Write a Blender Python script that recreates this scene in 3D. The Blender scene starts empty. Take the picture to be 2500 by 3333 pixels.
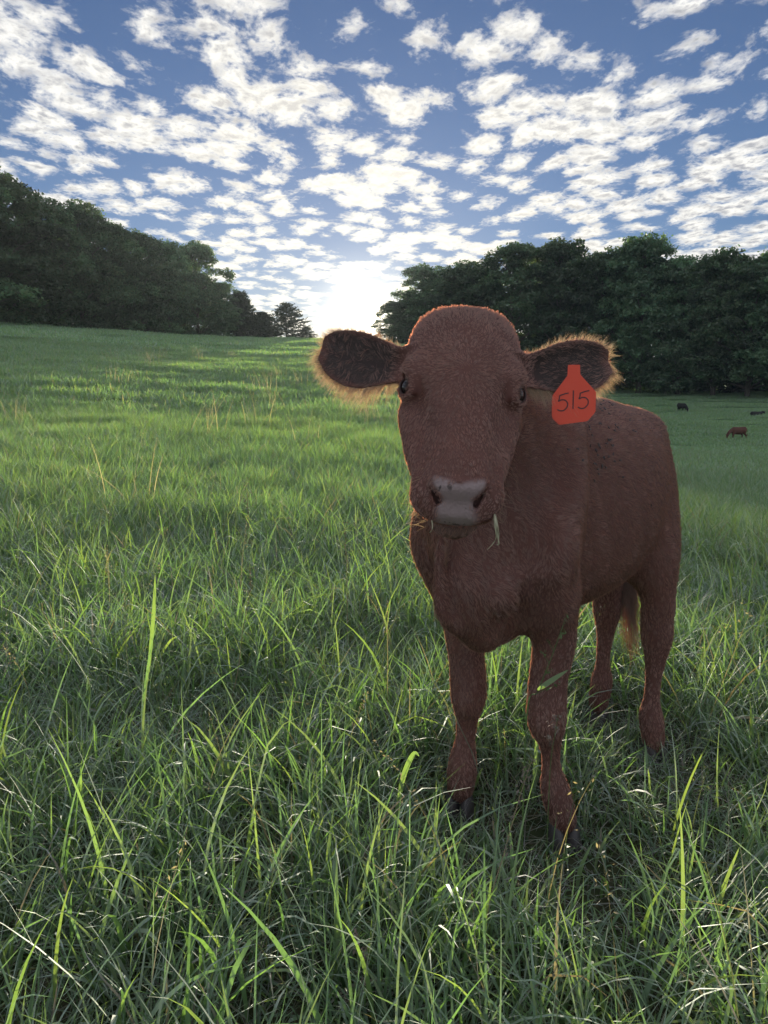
import bpy, bmesh, math, random
import numpy as np
from mathutils import Vector, Matrix

scene = bpy.context.scene
R = math.radians
# ------------------------------------------------------------------ camera
CAM_H = 1.08
PITCH = math.atan((1666.5 - 1290.0) / 2350.0)
cam_data = bpy.data.cameras.new("camera")
cam = bpy.data.objects.new("camera", cam_data)
scene.collection.objects.link(cam)
cam.location = (0, 0, CAM_H)
cam.rotation_euler = (math.pi / 2 - PITCH, 0, 0)
cam_data.sensor_fit = 'VERTICAL'
cam_data.sensor_height = 36.0
cam_data.lens = 36.0 * 2350.0 / 3333.0
cam_data.clip_start = 0.02
cam_data.clip_end = 9000
scene.camera = cam

# ------------------------------------------------------------------ sky, sun, exposure
SUN_AZ, SUN_EL = R(-1.55), R(6.2)          # azimuth from +Y towards +X
SUN = Vector((math.sin(SUN_AZ) * math.cos(SUN_EL), math.cos(SUN_AZ) * math.cos(SUN_EL), math.sin(SUN_EL)))
world = bpy.data.worlds.new("World"); scene.world = world; world.use_nodes = True

class NT:
    """small helper for writing node graphs"""
    def __init__(self, tree):
        self.t = tree; self.n = tree.nodes; self.l = tree.links
    def node(self, kind, **kw):
        x = self.n.new(kind)
        for k, v in kw.items():
            if k == 'ins':
                for a, b in v.items():
                    self.put(x.inputs[a], b)
            else: setattr(x, k, v)
        return x
    def put(self, sock, v):
        if isinstance(v, bpy.types.NodeSocket): self.l.new(v, sock)
        elif isinstance(v, bpy.types.Node): self.l.new(v.outputs[0], sock)
        else: sock.default_value = v
    def math(self, op, a, b=0.0, c=0.0, clamp=False):
        x = self.n.new('ShaderNodeMath'); x.operation = op; x.use_clamp = clamp
        for i, v in enumerate((a, b, c)): self.put(x.inputs[i], v)
        return x.outputs[0]
    def vmath(self, op, a, b=(0, 0, 0), out=0):
        x = self.n.new('ShaderNodeVectorMath'); x.operation = op
        self.put(x.inputs[0], a)
        if op == 'SCALE': self.put(x.inputs['Scale'], b)
        else: self.put(x.inputs[1], b)
        return x.outputs['Value'] if op in ('DOT_PRODUCT', 'LENGTH') else x.outputs[0]
    def ramp(self, v, a, b, c=0.0, d=1.0, smooth=True):
        x = self.n.new('ShaderNodeMapRange'); x.interpolation_type = 'SMOOTHSTEP' if smooth else 'LINEAR'; x.clamp = True
        for i, q in enumerate((v, a, b, c, d)): self.put(x.inputs[i], q)
        return x.outputs[0]
    def mix(self, f, a, b, blend='MIX'):
        x = self.n.new('ShaderNodeMix'); x.data_type = 'RGBA'; x.blend_type = blend
        self.put(x.inputs[0], f); self.put(x.inputs[6], a); self.put(x.inputs[7], b)
        return x.outputs[2]
    def noise(self, vec, scale, detail=4, rough=0.5, dist=0.0, dim='3D'):
        x = self.n.new('ShaderNodeTexNoise'); x.noise_dimensions = dim
        if vec is not None: self.put(x.inputs['Vector'], vec)
        for k, v in (('Scale', scale), ('Detail', detail), ('Roughness', rough), ('Distortion', dist)): self.put(x.inputs[k], v)
        return x.outputs[0]

def build_sky():
    nt = NT(world.node_tree); nt.n.clear()
    sky = nt.node('ShaderNodeTexSky', sky_type='NISHITA')
    sky.sun_disc = False; sky.sun_elevation = SUN_EL; sky.sun_rotation = SUN_AZ
    sky.altitude = 300; sky.air_density = 1.0; sky.dust_density = 0.25; sky.ozone_density = 3.0
    d = nt.vmath('NORMALIZE', nt.node('ShaderNodeTexCoord').outputs['Generated'])
    sep = nt.node('ShaderNodeSeparateXYZ', ins={0: d})
    z = nt.math('MAXIMUM', sep.outputs[2], 0.0)
    zi = nt.math('ADD', z, 0.07)
    P = nt.node('ShaderNodeCombineXYZ', ins={0: nt.math('DIVIDE', sep.outputs[0], zi), 1: nt.math('DIVIDE', sep.outputs[1], zi), 2: 0.0}).outputs[0]
    mp = nt.node('ShaderNodeMapping', ins={0: P}); mp.inputs['Rotation'].default_value = (0, 0, R(-30)); mp.inputs['Scale'].default_value = (1.15, 0.90, 1); mp.inputs['Location'].default_value = CLOUD_SHIFT
    P = mp.outputs[0]
    to_sun = (math.sin(R(-30)) * -0.03, math.cos(R(-30)) * 0.03, 0)
    warp = nt.node('ShaderNodeTexNoise', ins={'Vector': P, 'Scale': 3.0, 'Detail': 2.0}); warp.noise_dimensions = '2D'
    w = nt.vmath('SCALE', nt.vmath('SUBTRACT', warp.outputs['Color'], (0.5, 0.5, 0.5)), 0.09)
    v2 = nt.vmath('ADD', P, w)
    big = nt.noise(v2, 2.6, 2.0, 0.5, 0, '2D')
    mid = nt.noise(v2, 14.0, 3.0, 0.55, 0, '2D')
    mid2 = nt.noise(nt.vmath('ADD', v2, to_sun), 14.0, 3.0, 0.55, 0, '2D')
    fine = nt.noise(v2, 42.0, 5.0, 0.62, 0.0, '2D')
    vo = nt.node('ShaderNodeTexVoronoi', feature='SMOOTH_F1', voronoi_dimensions='2D', ins={'Vector': v2, 'Scale': 6.4, 'Smoothness': 0.35})
    cell = nt.math('MULTIPLY', nt.node('ShaderNodeSeparateColor', ins={0: vo.outputs['Color']}).outputs[0], 0.20)
    n = nt.math('ADD', nt.math('MULTIPLY_ADD', vo.outputs['Distance'], -0.86, 0.42), cell)
    n = nt.math('MULTIPLY_ADD', nt.math('SUBTRACT', big, 0.5), 1.05, n)
    n = nt.math('MULTIPLY_ADD', nt.math('SUBTRACT', mid, 0.5), 0.80, n)
    n = nt.math('MULTIPLY_ADD', nt.math('SUBTRACT', fine, 0.5), 0.50, n)
    cover = nt.noise(P, 0.45, 1.0, 0.5, 0, '2D')
    n = nt.math('MULTIPLY_ADD', nt.math('SUBTRACT', cover, 0.5), 0.25, n)
    n = nt.math('ADD', n, nt.math('ADD', nt.ramp(z, 0.03, 0.42, 0.12, -0.12, False), nt.ramp(z, 0.42, 0.95, 0.0, 0.09, False)))        # more of them towards the horizon; extra added overhead, unseen, for fill light
    alpha = nt.ramp(n, -0.03, 0.44)
    thick = nt.ramp(n, 0.22, 1.05, 0, 1, False)
    # clouds lit from behind: thin rims glow, thick hearts are greyer
    cs = nt.vmath('DOT_PRODUCT', d, tuple(SUN))
    g1 = nt.math('POWER', nt.math('MAXIMUM', cs, 0.0), 22.0)
    g2 = nt.math('POWER', nt.math('MAXIMUM', cs, 0.0), 650.0)
    g3 = nt.math('POWER', nt.math('MAXIMUM', cs, 0.0), 3600.0)
    relief = nt.math('MULTIPLY', nt.math('SUBTRACT', mid, mid2), 2.4)
    tone = nt.math('ADD', nt.math('MULTIPLY', thick, 0.95), nt.math('MULTIPLY_ADD', nt.math('SUBTRACT', fine, 0.5), 0.9, relief), clamp=True)
    col = nt.mix(tone, (0.88, 0.865, 0.83, 1), (0.34, 0.355, 0.40, 1))
    col = nt.mix(nt.math('MULTIPLY', g1, 0.8), col, (1.15, 1.06, 0.88, 1))
    col = nt.mix(1.0, col, nt.mix(nt.ramp(cs, 0.35, -0.7), (1, 1, 1, 1), (1.8, 1.82, 1.86, 1)), 'MULTIPLY')   # clouds across from the sun, lit sides brightened to add unseen frontal fill
    bs = nt.node('ShaderNodeBackground', ins={'Color': nt.mix(1.0, sky.outputs[0], SKY_TINT, 'MULTIPLY'), 'Strength': SKY_STRENGTH})
    bc = nt.node('ShaderNodeBackground', ins={'Color': col, 'Strength': CLOUD_STRENGTH})
    mx = nt.node('ShaderNodeMixShader', ins={0: alpha, 1: bs, 2: bc})
    # thin veil of cloud round the sun scatters its light forward
    halo = nt.math('ADD', nt.math('MULTIPLY', g2, 0.36), nt.math('MULTIPLY', g3, 3.5))
    bh = nt.node('ShaderNodeBackground', ins={'Color': (1.0, 0.88, 0.66, 1), 'Strength': halo})
    ad = nt.node('ShaderNodeAddShader', ins={0: mx, 1: bh})
    nt.node('ShaderNodeOutputWorld', ins={0: ad.outputs[0]})
CLOUD_SHIFT = (3.1, 1.7, 0)
SKY_STRENGTH = 0.050
SKY_TINT = (0.70, 0.76, 1.0, 1)
CLOUD_STRENGTH = 0.57
build_sky()
world.cycles.sampling_method = 'MANUAL'; world.cycles.sample_map_resolution = 1024

sun_data = bpy.data.lights.new("sun", 'SUN')
sun_data.energy = 5.0; sun_data.angle = R(0.6); sun_data.color = (1.0, 0.86, 0.64)
sun = bpy.data.objects.new("sun", sun_data); scene.collection.objects.link(sun)
sun.rotation_euler = SUN.to_track_quat('Z', 'Y').to_euler(); sun.location = (0, 0, 30)

vs = scene.view_settings
vs.view_transform = 'Standard'; vs.look = 'None'; vs.exposure = 1.07; vs.gamma = 1.0; vs.use_curve_mapping = False
cy = scene.cycles
cy.max_bounces = 8; cy.diffuse_bounces = 4; cy.glossy_bounces = 3; cy.transmission_bounces = 6; cy.transparent_max_bounces = 8
cy.caustics_reflective = False; cy.caustics_refractive = False; cy.sample_clamp_indirect = 4.0
cy.use_denoising = True

# ------------------------------------------------------------------ helpers
def link(o, parent=None):
    scene.collection.objects.link(o)
    if parent is not None: o.parent = parent
    return o
def tag(o, label=None, cat=None, group=None, kind=None):
    for k, v in (('label', label), ('category', cat), ('group', group), ('kind', kind)):
        if v is not None: o[k] = v
    return o
def empty(name, loc):
    o = bpy.data.objects.new(name, None); o.location = loc; o.empty_display_size = 0.2
    return link(o)
def pix_dir(px, py):
    """world direction through a point of the photograph, used for laying the place out"""
    u = (px - 1250) / 2350; v = (1666.5 - py) / 2350
    c, s = math.cos(PITCH), math.sin(PITCH)
    return np.array([u, c + v * s, -s + v * c])
# ------------------------------------------------------------------ implicit surfaces for the animals
def smin(a, b, k):
    h = np.clip(0.5 + 0.5 * (b - a) / k, 0, 1)
    return b + (a - b) * h - k * h * (1 - h)

def smax(a, b, k):
    return -smin(-a, -b, k)

def sd_cone(p, a, b, ra, rb, sc=None):
    """capsule whose radius runs from ra to rb; sc = (axis, factor) thins it along an axis"""
    a = np.asarray(a, np.float32); b = np.asarray(b, np.float32)
    pa = p - a; ba = b - a
    h = np.clip((pa @ ba) / float(ba @ ba), 0, 1)
    q = pa - h[:, None] * ba
    if sc is not None:
        ax = np.asarray(sc[0], np.float32); ax = ax / np.linalg.norm(ax)
        comp = q @ ax
        q = q + np.outer(comp * (sc[1] - 1), ax).astype(np.float32)
    return np.sqrt((q * q).sum(1)) - (ra + h * (rb - ra))

def sd_ell(p, c, r, ax=None):
    q = p - np.asarray(c, np.float32)
    if ax is not None:
        q = q @ np.asarray(ax, np.float32).T
    r = np.asarray(r, np.float32)
    k0 = np.sqrt(((q / r) ** 2).sum(1))
    k1 = np.sqrt(((q / (r * r)) ** 2).sum(1)) + 1e-9
    return k0 * (k0 - 1) / k1

def cubic(x, xs, ys):
    """smooth (Catmull-Rom) table lookup"""
    xs = np.asarray(xs, float); ys = np.asarray(ys, float)
    m = np.gradient(ys, xs)
    i = np.clip(np.searchsorted(xs, x) - 1, 0, len(xs) - 2)
    x0 = xs[i]; hh = xs[i + 1] - x0
    t = np.clip((x - x0) / hh, 0, 1)
    t2 = t * t; t3 = t2 * t
    return ((2 * t3 - 3 * t2 + 1) * ys[i] + (t3 - 2 * t2 + t) * hh * m[i]
            + (-2 * t3 + 3 * t2) * ys[i + 1] + (t3 - t2) * hh * m[i + 1]).astype(np.float32)

def sd_loft(s, t, n, tab, pw=2.2, wlow=None):
    """closed loft along s; tab rows: s, half width, top, bottom"""
    tab = np.asarray(tab, float)
    w = np.maximum(cubic(s, tab[:, 0], tab[:, 1]), 0.004)
    tp = cubic(s, tab[:, 0], tab[:, 2]); bt = cubic(s, tab[:, 0], tab[:, 3])
    hn = np.maximum((tp - bt) / 2, 0.004); nc = (tp + bt) / 2
    u = np.abs(t) / w; v = np.abs(n - nc) / hn
    q = (u ** pw + v ** pw) ** (1 / pw)
    d = (q - 1) * np.minimum(w, hn)
    s0, s1 = tab[0, 0], tab[-1, 0]
    end = np.maximum(s0 - s, s - s1)
    return np.where(end > 0, np.sqrt(np.maximum(d, 0) ** 2 + end ** 2), d).astype(np.float32)

def surface_nets(fn, lo, hi, step, coarse=6, band=2.2):
    lo = np.asarray(lo, float); hi = np.asarray(hi, float)
    nb = np.ceil((hi - lo) / (step * coarse)).astype(int)
    n = nb * coarse + 1
    # coarse pass: block centres
    bc = [lo[i] + (np.arange(nb[i]) + 0.5) * step * coarse for i in range(3)]
    G = np.stack(np.meshgrid(*bc, indexing='ij'), -1).reshape(-1, 3).astype(np.float32)
    dc = fn(G).reshape(nb)
    near = np.abs(dc) < step * coarse * band
    V = np.repeat(np.repeat(np.repeat(np.where(dc > 0, 1, -1).astype(np.float32), coarse, 0), coarse, 1), coarse, 2)
    V = np.pad(V, ((0, 1), (0, 1), (0, 1)), mode='edge')
    M = np.repeat(np.repeat(np.repeat(near, coarse, 0), coarse, 1), coarse, 2)
    M = np.pad(M, ((0, 1), (0, 1), (0, 1)), mode='edge')
    M[1:] |= M[:-1]; M[:, 1:] |= M[:, :-1]; M[:, :, 1:] |= M[:, :, :-1]
    idx = np.argwhere(M)
    out = np.empty(len(idx), np.float32)
    for i in range(0, len(idx), 400000):
        out[i:i + 400000] = fn((idx[i:i + 400000] * step + lo).astype(np.float32))
    V[M] = out
    S = V < 0
    c = np.zeros(np.array(S.shape) - 1, np.int8)
    for dx in (0, 1):
        for dy in (0, 1):
            for dz in (0, 1):
                c += S[dx:S.shape[0] - 1 + dx, dy:S.shape[1] - 1 + dy, dz:S.shape[2] - 1 + dz]
    act = (c > 0) & (c < 8)
    cells = np.argwhere(act)
    vid = np.full(act.shape, -1, np.int64); vid[act] = np.arange(len(cells))
    acc = np.zeros((len(cells), 3)); cnt = np.zeros(len(cells))
    corners = np.array([[x, y, z] for x in (0, 1) for y in (0, 1) for z in (0, 1)])
    vals = np.stack([V[cells[:, 0] + k[0], cells[:, 1] + k[1], cells[:, 2] + k[2]] for k in corners], 1)
    for i in range(8):
        for j in range(i + 1, 8):
            if np.abs(corners[i] - corners[j]).sum() != 1: continue
            m = (vals[:, i] < 0) != (vals[:, j] < 0)
            t = vals[m, i] / (vals[m, i] - vals[m, j])
            acc[m] += corners[i] + t[:, None] * (corners[j] - corners[i]); cnt[m] += 1
    verts = lo + (cells + acc / cnt[:, None]) * step
    faces = []
    for ax in range(3):
        sl0 = [slice(None)] * 3; sl1 = [slice(None)] * 3
        sl0[ax] = slice(0, -1); sl1[ax] = slice(1, None)
        A = S[tuple(sl0)]; B = S[tuple(sl1)]
        e = np.argwhere(A != B)
        b, c2 = (ax + 1) % 3, (ax + 2) % 3
        ok = (e[:, b] > 0) & (e[:, c2] > 0) & (e[:, b] < act.shape[b]) & (e[:, c2] < act.shape[c2])
        e = e[ok]
        def cell(db, dc_):
            q = e.copy(); q[:, b] -= db; q[:, c2] -= dc_
            return vid[q[:, 0], q[:, 1], q[:, 2]]
        quad = np.stack([cell(1, 1), cell(0, 1), cell(0, 0), cell(1, 0)], 1)
        flip = ~A[e[:, 0], e[:, 1], e[:, 2]]
        quad[flip] = quad[flip][:, ::-1]
        faces.append(quad)
    F = np.concatenate(faces)
    F = F[(F >= 0).all(1)]
    return verts.astype(np.float32), F

def np_mesh(name, verts, faces, smooth=True):
    """mesh from numpy arrays; faces is (n,3) or (n,4)"""
    me = bpy.data.meshes.new(name)
    k = faces.shape[1]
    me.vertices.add(len(verts)); me.vertices.foreach_set("co", np.ascontiguousarray(verts, np.float32).ravel())
    me.loops.add(faces.size); me.loops.foreach_set("vertex_index", np.ascontiguousarray(faces, np.int32).ravel())
    me.polygons.add(len(faces))
    me.polygons.foreach_set("loop_start", np.arange(0, faces.size, k, dtype=np.int32))
    if smooth:
        me.polygons.foreach_set("use_smooth", np.ones(len(faces), bool))
    me.update(calc_edges=True)
    return me

def relax(v, F, it=2, lam=0.5):
    a = np.concatenate([F[:, i] for i in range(4)]); b = np.concatenate([F[:, (i + 1) % 4] for i in range(4)])
    i0 = np.concatenate([a, b]); i1 = np.concatenate([b, a])
    deg = np.bincount(i0, minlength=len(v))[:, None]
    for k in range(it):
        for l in (lam, -lam * 1.03):
            s = np.stack([np.bincount(i0, weights=v[i1, c], minlength=len(v)) for c in range(3)], 1)
            v = v + l * (s / deg - v)
    return v


def tube_pts(pts, n=5):
    """smooth resampling of [(point, radius), ...]"""
    P = np.array([np.append(np.asarray(p, float), r) for p, r in pts])
    out = []
    for i in range(len(P) - 1):
        p0 = P[max(i - 1, 0)]; p1 = P[i]; p2 = P[i + 1]; p3 = P[min(i + 2, len(P) - 1)]
        for t in np.linspace(0, 1, n, endpoint=False):
            out.append(0.5 * (2 * p1 + (p2 - p0) * t + (2 * p0 - 5 * p1 + 4 * p2 - p3) * t * t + (3 * p1 - p0 - 3 * p2 + p3) * t ** 3))
    out.append(P[-1])
    return np.array(out)

def add_tube(d, p, pts, k=0.03, n=5):
    """smooth union of d with a tapered tube through pts"""
    T = tube_pts(pts, n); T[:, 3] -= 0.003
    lo = (T[:, :3] - T[:, 3:]).min(0) - 0.12; hi = (T[:, :3] + T[:, 3:]).max(0) + 0.12
    m = ((p > lo) & (p < hi)).all(1)
    if not m.any(): return d
    q = p[m]
    e = None
    for u, v in zip(T, T[1:]):
        x = sd_cone(q, u[:3], v[:3], u[3], v[3])
        e = x if e is None else smin(e, x, 0.012)
    d[m] = smin(d[m], e, k)
    return d

def add_ell(d, p, c, r, k, ax=None, cut=False):
    c = np.asarray(c, float); rr = max(r) + 0.10
    m = (np.abs(p - c) < rr).all(1)
    if not m.any(): return d
    e = sd_ell(p[m], c, r, ax)
    d[m] = smax(d[m], -e, k) if cut else smin(d[m], e, k)
    return d

# ------------------------------------------------------------------ the calf's body
HEADING = R(39)
HD = np.array([-math.sin(HEADING), -math.cos(HEADING), 0])   # body heading
LF = np.array([-HD[1], HD[0], 0])                 # the calf's own left
CO = np.array([0.28, 1.69, 0.0]) - 0.36 * HD      # ground point under the calf
def B(a, l, z):                                   # body frame -> world
    return CO + a * HD + l * LF + np.array([0, 0, z])

# head frame: s runs down the face, t to the picture's right, n out of the face
HP = np.array([0.164, 1.455, 1.245])
hD = np.array([-0.038, -0.26, -0.30]); hD /= np.linalg.norm(hD)
hT = np.array([1, 0, 0.0]) - hD * hD[0]; hT /= np.linalg.norm(hT)
hN = np.cross(hD, hT)
def Hd(s, t, n):
    return HP + s * hD + t * hT + n * hN
HAX = np.stack([hD, hT, hN])

TRUNK = [  # a, half width, top, bottom
    (-0.45, 0.03, 0.87, 0.78), (-0.42, 0.085, 0.935, 0.70), (-0.37, 0.130, 0.985, 0.635), (-0.29, 0.180, 1.030, 0.590),
    (-0.19, 0.216, 1.062, 0.555), (-0.08, 0.230, 1.080, 0.525), (0.04, 0.216, 1.082, 0.512), (0.15, 0.180, 1.085, 0.51),
    (0.26, 0.152, 1.095, 0.51), (0.34, 0.138, 1.080, 0.512), (0.42, 0.110, 1.01, 0.508), (0.48, 0.075, 0.92, 0.53), (0.51, 0.03, 0.82, 0.66)]
HEAD = [  # s, half width, top, bottom
    (-0.042, 0.045, -0.035, -0.10), (-0.020, 0.088, -0.010, -0.14), (0.02, 0.109, 0.011, -0.175), (0.08, 0.117, 0.020, -0.200),
    (0.15, 0.111, 0.018, -0.205), (0.21, 0.102, 0.009, -0.200), (0.27, 0.087, 0.003, -0.168), (0.32, 0.077, 0.000, -0.138),
    (0.36, 0.072, -0.001, -0.118), (0.39, 0.070, -0.004, -0.105), (0.415, 0.066, -0.014, -0.097), (0.440, 0.045, -0.035, -0.085)]

def ear_frame(base, tip, up, fwd):
    e = np.asarray(tip, float) - np.asarray(base, float); e /= np.linalg.norm(e)
    u = np.asarray(up, float) - e * np.dot(up, e); u /= np.linalg.norm(u)
    f = np.cross(e, u)
    if np.dot(f, fwd) < 0: f = -f
    return e, u, f

def ear_width(E, W):
    return np.maximum(cubic(np.clip(E, -0.2, 1.2), [-0.2, 0, 0.2, 0.45, 0.68, 0.88, 1.0, 1.2], np.array([0.52, 0.52, 0.68, 0.98, 1.0, 0.74, 0.36, 0.02]) * W), 0.003)

def ear_mid(E, r, cup):
    return cup * (r * r - 0.35) * np.clip(1.15 - 0.55 * E, 0.3, 1.2) - 0.015 * np.clip(E, 0, 1) ** 2

def ear_sdf(p, base, tip, up, fwd, L, W, cup, sag):
    """a cupped leaf"""
    e, u, f = ear_frame(base, tip, up, fwd)
    q = p - np.asarray(base, np.float32)
    E = (q @ e.astype(np.float32)) / L; U = q @ u.astype(np.float32); Fd = q @ f.astype(np.float32)
    w = ear_width(E, W)
    uc = U + sag * np.sin(np.clip(E, 0, 1) * 3.1)
    r = np.clip(uc / w, -1.5, 1.5)
    mid = ear_mid(E, r, cup)
    th = 0.0065 + 0.012 * np.clip(0.35 - E, 0, 1) * 2
    d1 = np.abs(Fd - mid) - th
    d2 = (np.abs(uc) - w) * 0.8
    d3 = np.maximum((E - 1.0) * L, (-0.15 - E) * L)
    return smax(smax(d1, d2, 0.010), d3, 0.012)

EARS = [  # base, tip, up, fwd, length, half width, cup, sag
    (Hd(0.085, -0.090, -0.080), np.array([-0.136, 1.56, 1.185]), np.array([-0.05, 0.25, 1.0]), np.array([0, -1.0, -0.15]), 0.235, 0.058, 0.022, 0.012),
    (Hd(0.085, 0.092, -0.080), np.array([0.505, 1.57, 1.160]), np.array([0.05, 0.25, 1.0]), np.array([0, -1.0, -0.15]), 0.268, 0.056, 0.028, 0.006),
]
FEET = dict(F1=(0.415, 1.625), F2=(0.205, 1.765), H1=(0.795, 2.03), H2=(0.730, 2.30))
EYES = [Hd(0.166, -0.0945, -0.049), Hd(0.166, 0.0945, -0.049)]
def eye_axes(sd):
    ex = hT * sd * 0.70 + hN * 0.70 + hD * 0.04; ex /= np.linalg.norm(ex)          # looking outwards
    ea = hD * 1.0 - hN * 0.30; ea = ea - ex * (ea @ ex); ea /= np.linalg.norm(ea); eb = np.cross(ex, ea)
    if eb @ hN < 0: eb = -eb
    return ea, eb, ex
Z = lambda z: np.array([0, 0, z])

def leg_tubes():
    T = []
    X, Y = FEET['F1']; f = np.array([X, Y, 0.0])
    T.append(([(B(0.30, 0.10, 0.80), 0.070), (B(0.345, 0.112, 0.64), 0.070), (f + (-0.012, 0.015, 0.52), 0.060), (f + (-0.022, 0.015, 0.42), 0.052), (f + (-0.026, 0.008, 0.350), 0.053),
               (f + (-0.024, 0.004, 0.305), 0.049), (f + (-0.013, 0.015, 0.255), 0.031), (f + (-0.006, 0.02, 0.19), 0.025), (f + (0.003, 0.018, 0.135), 0.040), (f + (0.012, 0.008, 0.10), 0.042), (f + (0.024, -0.008, 0.055), 0.038)], 0.04))
    X, Y = FEET['F2']; f = np.array([X, Y, 0.0])
    T.append(([(B(0.30, -0.10, 0.80), 0.070), (B(0.345, -0.112, 0.64), 0.070), (f + (-0.004, -0.005, 0.52), 0.060), (f + (0.006, 0.0, 0.42), 0.052), (f + (0.012, 0.000, 0.350), 0.052),
               (f + (0.013, 0.002, 0.305), 0.048), (f + (0.012, 0.012, 0.255), 0.033), (f + (0.010, 0.018, 0.19), 0.029), (f + (0.004, 0.016, 0.135), 0.042), (f + (0.000, 0.006, 0.10), 0.045), (f + (-0.006, -0.010, 0.055), 0.040)], 0.04))
    for key, sd, tx in (('H1', 1, 0.022), ('H2', -1, 0.0)):
        X, Y = FEET[key]; f = np.array([X, Y, 0.0]); hk = f - 0.030 * HD + Z(0.385)
        st = B(-0.20, sd * 0.13, 0.68)
        T.append(([(B(-0.28, sd * 0.07, 0.88), 0.105), (st * 0.75 + (f + Z(0.66)) * 0.25, 0.098), (hk + 0.045 * HD + Z(0.145), 0.060), (hk + 0.028 * HD + Z(0.06), 0.051), (hk + 0.020 * HD, 0.050),
                   (f - 0.012 * HD + Z(0.325), 0.036), (f - 0.004 * HD + Z(0.25), 0.026), (f + Z(0.19), 0.026), (f + Z(0.145), 0.040), (f + 0.010 * HD + Z(0.105) + (tx * 0.5, 0, 0), 0.041), (f + 0.022 * HD + Z(0.055) + (tx, 0, 0), 0.037)], 0.05))
        T.append(([(B(-0.37, sd * 0.06, 0.86), 0.07), (B(-0.36, sd * 0.09, 0.72), 0.06), (hk - 0.010 * HD + Z(0.13), 0.030), (hk - 0.020 * HD + Z(0.035), 0.022), (hk - 0.012 * HD - Z(0.03), 0.022)], 0.04))
    return [([(q, r if r > 0.066 else r * 0.86 - 0.0005 - (0.003 if q[2] < 0.15 else 0)) for q, r in t], k) for t, k in T]
LEGS = leg_tubes()

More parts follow.
